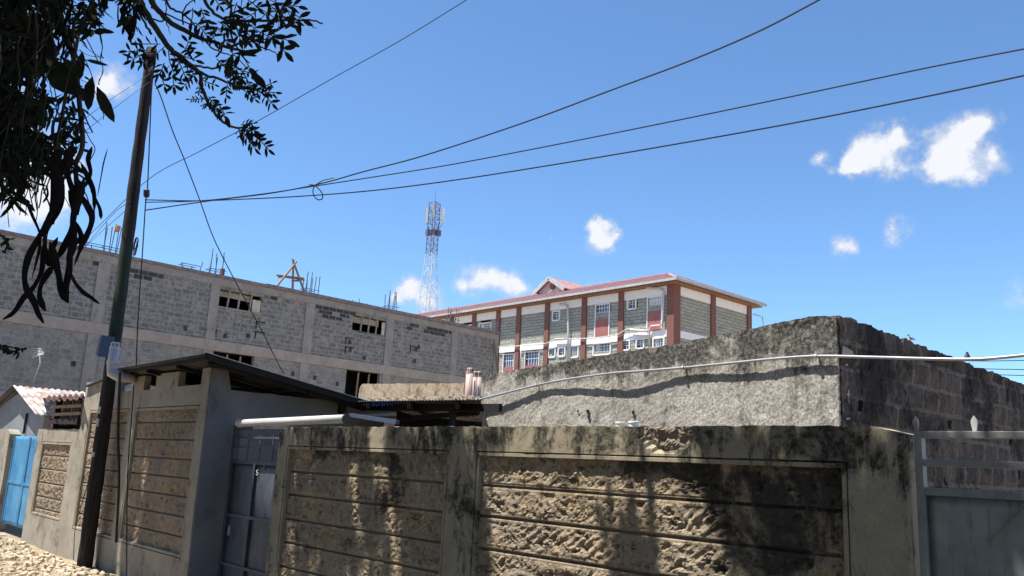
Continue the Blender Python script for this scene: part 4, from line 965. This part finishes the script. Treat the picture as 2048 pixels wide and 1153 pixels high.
def compound(a, b, n, L, W=None, term=True):
    """leaf with n pairs of leaflets along a->b"""
    W = W or L*.31; ax = (b-a); nrm = (CF*-1+rv()*.5).normalized(); side = ax.normalized().cross(nrm).normalized(); mid = a.lerp(b, .5)+rv()*ax.length*.06
    P_ = catmull([a, mid, b], 4); wood.tube(P_, .0022, 4, False)
    for i in range(n):
        t = .2+.75*i/max(1, n-1); p = P_[min(len(P_)-1, int(t*(len(P_)-1)))]
        for s_ in (-1, 1):
            if random.random() < .08: continue
            dv = (ax.normalized()*random.uniform(.35, .8)+side*s_+rv()*.22+Vector((0, 0, -.15))).normalized()
            leaflet(p, dv, L*random.uniform(.75, 1.1)*(1-.25*t*0), W*random.uniform(.8, 1.1), (nrm+rv()*.5).normalized())
    if term: leaflet(b, ax, L*.9, W, nrm)
def zz(x, y, k=3.6): return PD(240+x/3.719, y/3.719, k)
def branch(pts, r0, r1, k=3.6, org=zz):
    P_ = catmull([org(a, b, k) for a, b in pts], 5); n = len(P_); wood.tube([p+rv()*.003 for p in P_], [r0+(r1-r0)*i/(n-1) for i in range(n)], 6); return P_
bl = [branch([(130, -120), (150, 0), (190, 90), (300, 260), (380, 370), (480, 450), (590, 550), (605, 640), (660, 780), (760, 900), (870, 955), (960, 930)], .016, .004),
 branch([(200, -120), (230, 0), (330, 130), (480, 230), (620, 290), (800, 350), (930, 385)], .016, .005),
 branch([(560, 520), (640, 560), (790, 610), (900, 660), (1020, 665)], .007, .003),
 branch([(790, 348), (900, 325), (980, 310), (1110, 285)], .006, .0025),
 branch([(600, -60), (680, 80), (800, 150), (1050, 155), (1300, 150), (1440, 152), (1505, 180)], .008, .003),
 branch([(980, 305), (1050, 350), (1120, 375), (1205, 425)], .004, .002),
 branch([(540, 485), (680, 510), (800, 480), (900, 520), (960, 620), (1040, 680)], .005, .0025),
 branch([(300, -60), (380, 60), (480, 110), (560, 200)], .006, .003), branch([(235, 60), (400, 130), (520, 180), (560, 175)], .004, .002),
 branch([(470, 190), (465, 90), (520, 20), (580, -30)], .004, .002), branch([(200, 140), (330, 155), (345, 90), (330, -20)], .004, .002),
 branch([(620, 290), (690, 360), (780, 400), (850, 415)], .004, .002), branch([(830, -40), (825, 80), (830, 250), (880, 370), (960, 470)], .006, .003),
 branch([(345, 160), (370, 255)], .003, .001), branch([(1040, 150), (1150, 60), (1180, 225)], .002, .001), branch([(1405, 155), (1430, 200), (1460, 215)], .0025, .0012), branch([(780, 250), (770, 340), (715, 430)], .005, .004),
 branch([(230, 250), (190, 180), (130, 60), (150, -20)], .006, .003), branch([(820, 110), (960, 40), (1020, 0), (1090, -30)], .004, .002)]
Lf = .043
def cl(a, b, c, d, n, L=1.0, k=3.55): compound(zz(a, b, k), zz(c, d, k), n, Lf*(L*1.1 if L < 1.2 else L*.82))
for q in ((200, 375, 60, 385, 3), (210, 390, 90, 450, 3), (300, 330, 150, 330, 3), (215, 400, 170, 470, 2), (300, 540, 330, 640, 2, 1.2), (390, 560, 400, 640, 2, 1.3), (480, 370, 510, 310, 2), (500, 380, 550, 390, 1),
          (330, 470, 290, 560, 3), (360, 380, 400, 540, 4), (400, 420, 480, 560, 4), (430, 400, 560, 450, 4), (330, 350, 250, 440, 3), (500, 480, 550, 560, 3, .8), (560, 560, 480, 640, 4, .7), (600, 590, 700, 630, 4, .6),
          (600, 640, 590, 680, 3, .5), (640, 740, 520, 740, 6, .45), (650, 790, 620, 790, 3, .4), (660, 720, 720, 800, 4, .8), (720, 750, 780, 860, 2, 1.1), (660, 780, 710, 820, 3, .5), (740, 800, 780, 880, 1, 1.5),
          (800, 630, 790, 720, 3, .8), (900, 660, 1000, 740, 5, .7), (960, 640, 1060, 700, 4, .8), (1040, 680, 1150, 690, 4, .8), (1020, 660, 1130, 620, 4, .6), (1060, 690, 1130, 770, 4, .9), (800, 600, 900, 640, 5, .7),
          (860, 500, 900, 620, 5, .8), (900, 530, 1000, 560, 3, .7), (720, 440, 860, 560, 6, .8), (790, 480, 870, 610, 5, .8), (940, 600, 980, 680, 4, .6), (900, 930, 985, 920, 4, .6), (900, 950, 1000, 1010, 3, .9), (880, 960, 1000, 1100, 5, 1.0),
          (960, 990, 1100, 1110, 5, 1.3), (880, 970, 900, 1010, 3, .5), (920, 930, 990, 970, 3, .8)):
    cl(*q)
for q in ((1000, 40, 1160, 140, 3, 1.6), (1100, 20, 1240, 150, 3, 1.7), (1180, 30, 1350, 140, 3, 1.9), (1220, 20, 1300, 180, 2, 1.8), (1060, -20, 1320, 50, 4, 1.5), (930, 150, 1120, 280, 4, 1.8), (1050, 200, 1240, 300, 3, 2.0), (1120, 260, 1220, 380, 2, 2.0), (900, 170, 1000, 310, 4, 1.6),
          (860, 160, 890, 280, 2, 1.7), (830, 160, 940, 300, 3, 1.4), (870, 20, 850, 140, 2, 1.6), (1040, 60, 910, 150, 3, 1.7), (720, 200, 790, 310, 2, 1.7), (640, 150, 700, 290, 3, 1.5), (560, 170, 640, 260, 4, 1.4), (600, 60, 640, 160, 4, 1.2), (540, 60, 530, 160, 1, 1.5), (950, 0, 1020, 60, 2, 1.4), (820, 380, 965, 530, 1, 3.2), (880, 390, 960, 500, 1, 2.2), (730, 160, 820, 230, 5, .9), (780, 190, 860, 150, 4, .9), (700, -20, 740, 40, 2, 1.2)):
    cl(*q)
# broad dark leaves, pendulous clusters and the dense mass on the left
def FL(a, b, k=3.4): return PD(a, b, k)
def broad(a, b, W, k=3.3):
    p, q = FL(*a, k), FL(*b, k); leaflet(p, q-p, (q-p).length, W, (CF*-1+rv()*.15))
broad((185, 152), (176, 222), .05); broad((193, 172), (229, 246), .046); broad((165, 102), (160, 160), .035); broad((95, 118), (150, 190), .10); broad((40, 60), (120, 110), .08)
rd = random.Random(11)
def mass(n, test, k0, k1, L0, L1, down=.5):
    c = 0
    while c < n:
        x, y = rd.uniform(-60, 330), rd.uniform(-60, 470)
        if rd.random() > test(x, y) or (x > 40 and fr(x*.022, y*.022, 7) < -.08-.0*x): continue
        c += 1; k = rd.uniform(k0, k1); p = PD(x, y, k); d = (rv()+Vector((0, 0, -down))).normalized(); leaflet(p, d, rd.uniform(L0, L1), rd.uniform(L0, L1)*.26, (rv()+CF*-1).normalized())
def dens(x, y):
    e = 1.0 if x < 95 and y < 300 else 0
    if x < 60 and y < 360: e = 1
    if 60 <= x < 190 and y < 70: e = max(e, .8)
    if 190 <= x < 215 and y < 25: e = max(e, .7)
    if 80 <= x < 170 and 70 <= y < 330: e = max(e, .30-.0008*abs(y-230))
    if 65 < x < 150 and 235 < y < 345: e = max(e, .75)
    if x < 45 and 330 < y < 400: e = max(e, .4)
    return e
mass(3600, dens, 3.2, 4.2, .03, .11, .8)
def dens2(x, y): return 1.0 if (245 < x < 282 and y < 25+30*rd.random()) or (395 < x < 425 and y < 60) else 0
mass(150, dens2, 3.5, 3.7, .03, .07, 1.6)
for i in range(120):
    x, y = rd.uniform(-10, 165), rd.uniform(-20, 330)
    if rd.random() > dens(x, y)+.15: continue
    p = PD(x, y, rd.uniform(3.2, 3.9)); q = [p]; d = (Vector((rd.uniform(-.25, .25), rd.uniform(-.25, .25), -1))).normalized()
    for k in range(5): d = (d+rv()*.25+Vector((0, 0, -.1))).normalized(); q.append(q[-1]+d*rd.uniform(.03, .07))
    wood.tube(catmull(q, 3), rd.uniform(.0015, .004), 5, False)
for pts, r in (([(100, -20), (130, 60), (150, 130), (160, 220), (165, 290), (150, 330)], .011), ([(60, -20), (110, 45), (125, 60), (148, 110)], .010), ([(40, -20), (60, 120), (50, 260), (30, 340)], .014), ([(190, -10), (160, 60), (140, 150), (110, 300)], .006),
               ([(160, 100), (175, 130), (185, 155)], .002), ([(150, 60), (185, 68), (215, 66)], .0012), ([(165, 90), (185, 105), (205, 118)], .0012), ([(155, 100), (180, 112), (207, 115)], .001), ([(162, 160), (185, 175), (205, 222), (207, 240)], .0015), ([(198, 20), (200, 60), (205, 95), (200, 118), (206, 140), (196, 170)], .0016), ([(165, 250), (180, 280), (190, 300), (175, 330)], .002)):
    wood.tube(catmull([PD(a, b, 3.45) for a, b in pts], 5), r, 6, False)
def strip(pts, w, k=3.1, org=(0, 300, 3.204)):
    P_ = catmull([PD(org[0]+a/org[2], org[1]+b/org[2], k+.008*math.sin(i*2.1+a)) for i, (a, b) in enumerate(pts)], 6); n = len(P_); W = []
    for i in range(n):
        t = i/(n-1); e = min(1, t*6+.25, (1-t)*7+.22); W.append(w*e*(1+.16*math.sin(i*.4+pts[0][0])))
    tw = random.uniform(-.6, .6)
    pod = MB(); pod.tube(P_, [x/2*1.08 for x in W], 8, True, ((CF*-1+CR*tw).normalized(), .28)); pod.build('seed_pod', 'pod', tree, smooth=True)
px_ = 1/3.204/F*3.1
for pts, w in (([(340, 380), (300, 470), (250, 560), (185, 680), (158, 800), (170, 890), (215, 970), (245, 1050), (280, 1112)], 34), ([(300, 540), (280, 650), (265, 780), (215, 880), (150, 950), (90, 1040), (18, 1088)], 30), ([(345, 745), (300, 800), (262, 870), (255, 950), (292, 1036)], 40),
               ([(320, 590), (350, 700), (375, 800), (395, 900), (438, 982)], 42), ([(455, 560), (450, 680), (440, 790), (425, 870), (432, 972)], 36), ([(455, 790), (480, 850), (530, 910), (580, 945), (638, 988)], 22), ([(605, 380), (590, 470), (550, 570), (510, 650), (475, 745)], 30), ([(580, 240), (610, 310), (640, 380), (648, 445)], 18),
               ([(440, 260), (475, 380), (460, 500), (420, 600), (365, 705)], 34), ([(155, 300), (185, 370), (215, 440), (255, 540), (250, 640), (205, 825)], 24), ([(350, 80), (385, 200), (370, 330), (320, 420), (275, 560)], 34), ([(480, 80), (500, 260), (560, 360), (590, 440), (560, 540), (500, 640)], 34), ([(120, 180), (140, 270), (80, 350), (0, 435)], 26),
               ([(520, 90), (560, 170), (600, 270), (605, 390)], 30), ([(690, -10), (665, 80), (650, 160), (625, 300)], 7), ([(400, 150), (400, 300), (370, 400), (300, 520), (280, 640)], 36), ([(540, 180), (500, 330), (470, 430), (470, 560), (455, 700)], 40), ([(70, 60), (100, 160), (140, 250), (120, 290)], 34), ([(330, 60), (345, 180), (350, 300), (330, 430)], 40), ([(260, 620), (300, 690), (345, 740)], 60),
               ([(430, 60), (440, 180), (480, 300), (500, 420)], 34), ([(300, -20), (290, 60), (320, 130), (350, 160)], 20), ([(10, 200), (20, 290), (10, 380)], 12), ([(45, 190), (40, 280), (20, 330)], 12), ([(370, 560), (335, 640), (330, 720), (395, 800)], 26), ([(240, 0), (243, 60), (225, 120), (222, 185)], 6), ([(300, 230), (305, 290), (275, 340)], 12), ([(150, 20), (150, 100), (200, 190)], 7), ([(590, -20), (565, 60), (580, 150), (545, 240)], 26), ([(470, 440), (520, 560), (455, 620), (430, 740)], 28), ([(380, 0), (360, 60), (400, 150)], 60), ([(480, -20), (440, 40), (430, 120)], 60)):
    strip(pts, w*px_, 3.1+random.uniform(-.12, .12))
for pts, w in (([(780, 0), (775, 60), (790, 100), (800, 130)], 10), ([(760, 180), (770, 290), (785, 360), (780, 430), (800, 450)], 7), ([(785, 470), (790, 560), (760, 620), (765, 660)], 8), ([(720, 60), (730, 100)], 9), ([(690, 0), (700, 40)], 18), ([(640, 0), (600, 120), (620, 170)], 18), ([(910, 20), (905, 120), (915, 210)], 16), ([(560, 0), (540, 90), (500, 200)], 20), ([(450, 300), (445, 400), (390, 480)], 22), ([(500, 320), (480, 420), (460, 450)], 18), ([(600, 1000), (620, 930), (640, 900)], 30)):
    strip(pts, w/3.84/F*3.4, 3.4, (0, 0, 3.84))
for pts, w in (([(60, 40), (20, 150), (80, 260), (60, 300)], 60), ([(100, 60), (110, 180), (60, 260)], 40), ([(0, 60), (40, 160)], 40), ([(130, 20), (115, 140), (75, 270), (85, 330)], 40), ([(30, 30), (0, 170)], 30)):
    strip(pts, w/3.719/F*3.6*.5, 3.55, (240, 0, 3.719))
# twigs at the left edge in front of the unfinished building
for pts in ([(-30, 455), (0, 470), (14, 490), (10, 505)], [(-30, 480), (5, 490), (20, 478)], [(-40, 670), (0, 690), (20, 704), (45, 698)], [(-40, 680), (15, 700), (38, 706)], [(-40, 660), (-5, 690), (25, 695)]):
    Q_ = [PD(a, b, 3.0) for a, b in pts]; wood.tube(catmull(Q_, 4), .003, 5, False)
    for q in catmull(Q_, 3):
        for _ in range(2): leaflet(q, (rv()+Vector((0, 0, -.5))), random.uniform(.012, .03), .012, rv())

# ---- crown over the road (outside the frame)
def lit_wall(px, py, X, Z):
    n1 = 12*fr(px*.02, py*.02, 1); n2 = 22*fr(px*.012, py*.012, 5)
    dx = (py-860)
    if X > -1.9:  # gate
        return 1990+n2-(py-1000)*.1 < px < 2110 and 990 < py < 1130
    if px > 560:
        if 958+n1 < px+(40 if py > 900 else -30)*0 < 1402+n2+.12*dx and not (1215 < px+n2 < 1290 and py > 1010 and py < 1110): return not (py < 893 and px < 1000+n1)
        if 1290 < px+n2 < 1480 and py > 985 and fr(px*.02, 3, py*.02) > -.1: return True
        if 682+.10*dx+n1*.4 < px < 704+.13*dx+n1*.4: return True
        if 733+.08*dx+n1*.4 < px < 768+.15*dx+n1*.4: return py < 1153
        if 820 < px-.1*dx+n1*.3 < 836 and py < 950: return True
        if 848 < px+n1 < 872 and py < 893: return True
        if 930 < px+n1*.5 < 950 and py < 900: return True
        return False
    return False
def lit_left(px, py): 
    n1 = 6*fr(px*.03, py*.02, 2)
    if px < 205+n1-(py-900)*.07: return True
    if 248 < px+(py-860)*.1+n1 < 262: return True
    if 276 < px+(py-860)*.12+n1 < 290 and py > 790: return True
    return False
def ok_leaf(c, s=.16):
    # stays out of the open sky of the frame
    a = pj(c)
    if a[2] > 0.05:
        mr = s*F/a[2]
        if -mr < a[0] < 2048+mr and -mr < a[1] < 1153+mr: return False
    if (c-C0).length < 1.2: return False
    if -24 < c.x < 3:
        k = (c.y-Y0)/SUN.y; w = c-SUN*k
        if k > 0:
            if w.z < 2.16 and w.z > -.1:
                q = pj(w)
                if q[2] > .1:
                    if w.x > -10.7:
                        if lit_wall(q[0], q[1], w.x, w.z): return False
                    elif lit_left(q[0], q[1]): return False
            elif w.x < -10.7 and w.z < 3.3:
                q = pj(w)
                if q[2] > .1 and lit_left(q[0], q[1]): return False
            elif w.z >= 2.16 and w.x < 2: 
                k2 = (c.y-YB)/SUN.y; w2 = c-SUN*k2
                if w.z < 9 and w.x > -10.9: return False
                if w.x < -14.5: return False
            if w.z <= -.1 and w.x < -12.3:   # sunlit ground at the foot of the left wall
                g_ = c-SUN*(c.z/SUN.z)
                q = pj(g_)
                if q[2] > .1 and 0 < q[0] < 230 and q[1] < 1200: return False
    return True
def clump(c, r, n, L):
    for _ in range(n):
        p = c+rv()*r*random.random()**.5
        if ok_leaf(p): leaflet(p, rv()+Vector((0, 0, -.3)), L*random.uniform(.7, 1.3), L*.55, rv())
rc = random.Random(5)
# canopy sheets that throw the shade of the walls
cnt = 0
for i in range(5200):
    X = rc.uniform(-15.5, 2.0); Z = rc.uniform(0, 2.1 if X > -10.8 else 3.0)
    if X > -8.6: h = rc.uniform(4.2, 7.0)
    elif X > -11: h = rc.uniform(5.5, 8.5)
    else: h = rc.uniform(7.0, 10.5)
    c = Vector((X, Y0, Z)) + SUN*(h/SUN.z)
    clump(c, .10, 5, .13)
for i in range(1900):
    a = rc.uniform(0, 6.28); r = 8.0*math.sqrt(rc.random()); c = Vector((-4.5+1.35*r*math.cos(a), -3.0+.72*r*math.sin(a), rc.uniform(4.8, 9.5)))
    clump(c, .6, 9, .30)
for i in range(4200):
    X = rc.uniform(-16, -8.7); Z = rc.uniform(0, 3.0); h = rc.uniform(8.5, 11.5)
    clump(Vector((X, Y0, Z)) + SUN*(h/SUN.z), .08, 3, .2)
for i in range(5200):
    c = Vector((rc.uniform(-17, 7), rc.uniform(-9.5, -6.5), rc.uniform(.4, 8.5))); clump(c, .2, 1, .5)  # unseen leaf curtain behind the camera, added to cut sky light
tr = MB()
def limb(pts, r0, r1):
    P_ = catmull(pts, 6); n = len(P_); wood.tube(P_, [r0+(r1-r0)*i/(n-1) for i in range(n)], 10)
P_ = catmull([TB+Vector(v) for v in ((0, 0, -.2), (.05, -.05, 1.2), (-.1, .05, 2.6), (-.35, .15, 3.8))], 8)
tr.tube(P_, [.30-.10*i/(len(P_)-1) for i in range(len(P_))], 14); tr.build('trunk', 'bark', tree, smooth=True)
top_ = P_[-1]
for e, r in (((-7.5, 2.6, 6.6), .14), ((-11.5, 1.8, 10.2), .13), ((-2.8, 2.6, 6.6), .13), ((1.0, 2.3, 6.4), .12), ((-3.5, -4.5, 7.5), .12), ((-4.5, .6, 8.6), .13)):
    e = Vector(e); mid = top_.lerp(e, .45)+Vector((0, 0, .9)); limb([top_-Vector((0, 0, .1)), mid, e], r, .025)
    for _ in range(8):
        t = random.uniform(.4, 1); p = top_.lerp(e, t)+Vector((0, 0, .6*math.sin(t*3.1))); q = p+rv()*1.1
        if ok_leaf(q, .05) and ok_leaf(p.lerp(q, .5), .05): wood.tube([p, p.lerp(q, .5)+rv()*.1, q], [.03, .02, .008], 6)
limb([top_, top_+Vector((-.2, .9, .35)), PD(60, -260, 3.9), PD(100, -20, 3.45)], .08, .014)
limb([top_, top_+Vector((-.4, 1.2, .5)), PD(300, -330, 4.0), zz(130, -120)], .07, .016); limb([PD(300, -330, 4.0), PD(420, -120, 3.8), zz(600, -60)], .03, .008); limb([top_, PD(-200, -150, 3.8), PD(-60, 100, 3.6), PD(-20, 330, 3.4)], .07, .012)
wood.build('branches', 'bark', tree); leaf.build('crown', 'leaf', tree)
# ================================================================== LIGHT, SKY, CAMERA
sl = D.lights.new('sun', 'SUN'); sl.energy = SUN_E; sl.angle = math.radians(.53); sl.color = (1, .955, .88)
so = D.objects.new('sun', sl); COL.objects.link(so); so.rotation_euler = SUN.to_track_quat('Z', 'Y').to_euler()
w = D.worlds.new('World'); scene.world = w; w.use_nodes = True; nt = w.node_tree; bgn = nt.nodes['Background']
sky = nt.nodes.new('ShaderNodeTexSky'); sky.sky_type = 'NISHITA'; sky.sun_disc = False
sky.sun_elevation = math.asin(SUN.z); sky.sun_rotation = math.atan2(SUN.x, SUN.y); sky.altitude = 1600; sky.air_density = 1.0; sky.dust_density = 1.3; sky.ozone_density = 2.0
def wn(ty, **kw):
    x = nt.nodes.new(ty)
    for k, v in kw.items(): setattr(x, k, v)
    return x
gm = wn('ShaderNodeNewGeometry'); nrm = wn('ShaderNodeVectorMath', operation='NORMALIZE'); tc_ = wn('ShaderNodeTexCoord')
nt.links.new(tc_.outputs['Generated'], nrm.inputs[0]); V0 = nrm.outputs[0]
def nz_(scale, det, rough):
    n = wn('ShaderNodeTexNoise'); n.inputs['Scale'].default_value = scale; n.inputs['Detail'].default_value = det; n.inputs['Roughness'].default_value = rough; nt.links.new(V0, n.inputs['Vector']); return n
def mth(op, a, b=0.0, clamp=False):
    n = wn('ShaderNodeMath', operation=op, use_clamp=clamp)
    for i, v in enumerate((a, b)):
        if isinstance(v, bpy.types.NodeSocket): nt.links.new(v, n.inputs[i])
        else: n.inputs[i].default_value = v
    return n.outputs[0]
warp = nz_(22, 5, .6); wsub = wn('ShaderNodeVectorMath', operation='SUBTRACT'); nt.links.new(warp.outputs['Color'], wsub.inputs[0]); wsub.inputs[1].default_value = (.5, .5, .5)
wsc = wn('ShaderNodeVectorMath', operation='SCALE'); nt.links.new(wsub.outputs[0], wsc.inputs[0]); wsc.inputs['Scale'].default_value = .042
wad = wn('ShaderNodeVectorMath', operation='ADD'); nt.links.new(V0, wad.inputs[0]); nt.links.new(wsc.outputs[0], wad.inputs[1]); V1 = wad.outputs[0]
wl = nz_(9, 2, .5); ws_ = wn('ShaderNodeVectorMath', operation='SUBTRACT'); nt.links.new(wl.outputs['Color'], ws_.inputs[0]); ws_.inputs[1].default_value = (.5, .5, .5)
wl2 = wn('ShaderNodeVectorMath', operation='SCALE'); nt.links.new(ws_.outputs[0], wl2.inputs[0]); wl2.inputs['Scale'].default_value = .03
wl3 = wn('ShaderNodeVectorMath', operation='ADD'); nt.links.new(V1, wl3.inputs[0]); nt.links.new(wl2.outputs[0], wl3.inputs[1]); V1 = wl3.outputs[0]
clouds = [(945, 573, 30, 1), (975, 556, 28, 1), (1010, 562, 34, 1), (1045, 575, 22, .9), (915, 574, 18, .9), (820, 590, 26, .9), (848, 612, 30, .75), (795, 592, 14, .8),
          (1170, 444, 16, .7), (1190, 456, 22, .8), (1188, 482, 26, .9), (1212, 478, 26, .9), (1240, 478, 18, .8), (1222, 504, 18, .7), (1204, 570, 26, 1), (1728, 308, 32, 1), (1690, 330, 20, .7), (1820, 252, 16, .8), (1855, 272, 12, .5), (1700, 348, 16, .5), (1765, 290, 34, 1), (1810, 268, 30, 1), (1712, 335, 26, .9), (1785, 342, 26, .9), (1637, 310, 18, .55), (1655, 338, 12, .4),
          (1900, 320, 42, 1), (1935, 275, 40, 1), (1962, 252, 26, .85), (1870, 340, 28, 1), (1990, 325, 20, .8), (1868, 268, 16, .5), (1940, 350, 24, .6), (1680, 489, 22, .75), (1705, 496, 14, .5), (1795, 468, 27, .6), (1790, 450, 14, .5), (2030, 602, 26, .4), (1090, 466, 7, .3),
          (222, 160, 30, .8), (205, 175, 20, .6), (262, 168, 16, .35), (75, 350, 52, .9), (30, 420, 60, .9), (100, 395, 40, .85), (60, 300, 40, .6), (150, 330, 26, .35), (20, 205, 40, .6)]
cur = None
for (x, y, r, s) in clouds:
    d = ray(x, y).normalized(); n = wn('ShaderNodeVectorMath', operation='DISTANCE'); nt.links.new(V1, n.inputs[0]); n.inputs[1].default_value = d
    v = mth('MAXIMUM', mth('SUBTRACT', 1.0, mth('DIVIDE', n.outputs['Value'], r*1.85/F)), 0.0); v = mth('MULTIPLY', mth('MULTIPLY', v, v), s*1.25); cur = v if cur is None else mth('ADD', cur, v)
det = nz_(60, 9, .68).outputs['Fac']; dd = mth('MULTIPLY', mth('SUBTRACT', det, .5), 1.25)
gate = wn('ShaderNodeMapRange'); nt.links.new(cur, gate.inputs[0]); gate.inputs[1].default_value = .015; gate.inputs[2].default_value = .14; den = mth('ADD', cur, mth('MULTIPLY', dd, gate.outputs[0])); mr = wn('ShaderNodeMapRange', interpolation_type='SMOOTHSTEP'); nt.links.new(den, mr.inputs[0]); mr.inputs[1].default_value = .02; mr.inputs[2].default_value = .95; mr.inputs[4].default_value = .96
core = wn('ShaderNodeMapRange', interpolation_type='SMOOTHSTEP'); nt.links.new(den, core.inputs[0]); core.inputs[1].default_value = .3; core.inputs[2].default_value = .9; core.inputs[3].default_value = .80; core.inputs[4].default_value = 1.0
tint = wn('ShaderNodeMix', data_type='RGBA', blend_type='MULTIPLY'); tint.inputs[0].default_value = 1; nt.links.new(sky.outputs[0], tint.inputs[6]); tint.inputs[7].default_value = (*SKY_TINT, 1)
cc = wn('ShaderNodeVectorMath', operation='SCALE'); cc.inputs[0].default_value = CLOUD; nt.links.new(core.outputs[0], cc.inputs['Scale'])
mx = wn('ShaderNodeMix', data_type='RGBA'); nt.links.new(mr.outputs[0], mx.inputs[0]); nt.links.new(tint.outputs[2], mx.inputs[6]); nt.links.new(cc.outputs[0], mx.inputs[7])
nt.links.new(mx.outputs[2], bgn.inputs['Color']); bgn.inputs['Strength'].default_value = SKY_S
cam = D.cameras.new('camera'); co = D.objects.new('camera', cam); COL.objects.link(co); scene.camera = co
cam.sensor_fit = 'HORIZONTAL'; cam.sensor_width = 36; cam.lens = 36*F/2048; cam.clip_end = 3000; cam.clip_start = .05
co.matrix_world = Matrix(((CR.x, CU.x, -CF.x, 0), (CR.y, CU.y, -CF.y, 0), (CR.z, CU.z, -CF.z, HC), (0, 0, 0, 1)))
vs = scene.view_settings; vs.view_transform = 'Standard'; vs.look = 'None'; vs.gamma = 1; vs.exposure = EXPO
scene.render.engine = 'CYCLES'; scene.cycles.max_bounces = 6
scene.render.resolution_x = 1024; scene.render.resolution_y = 576
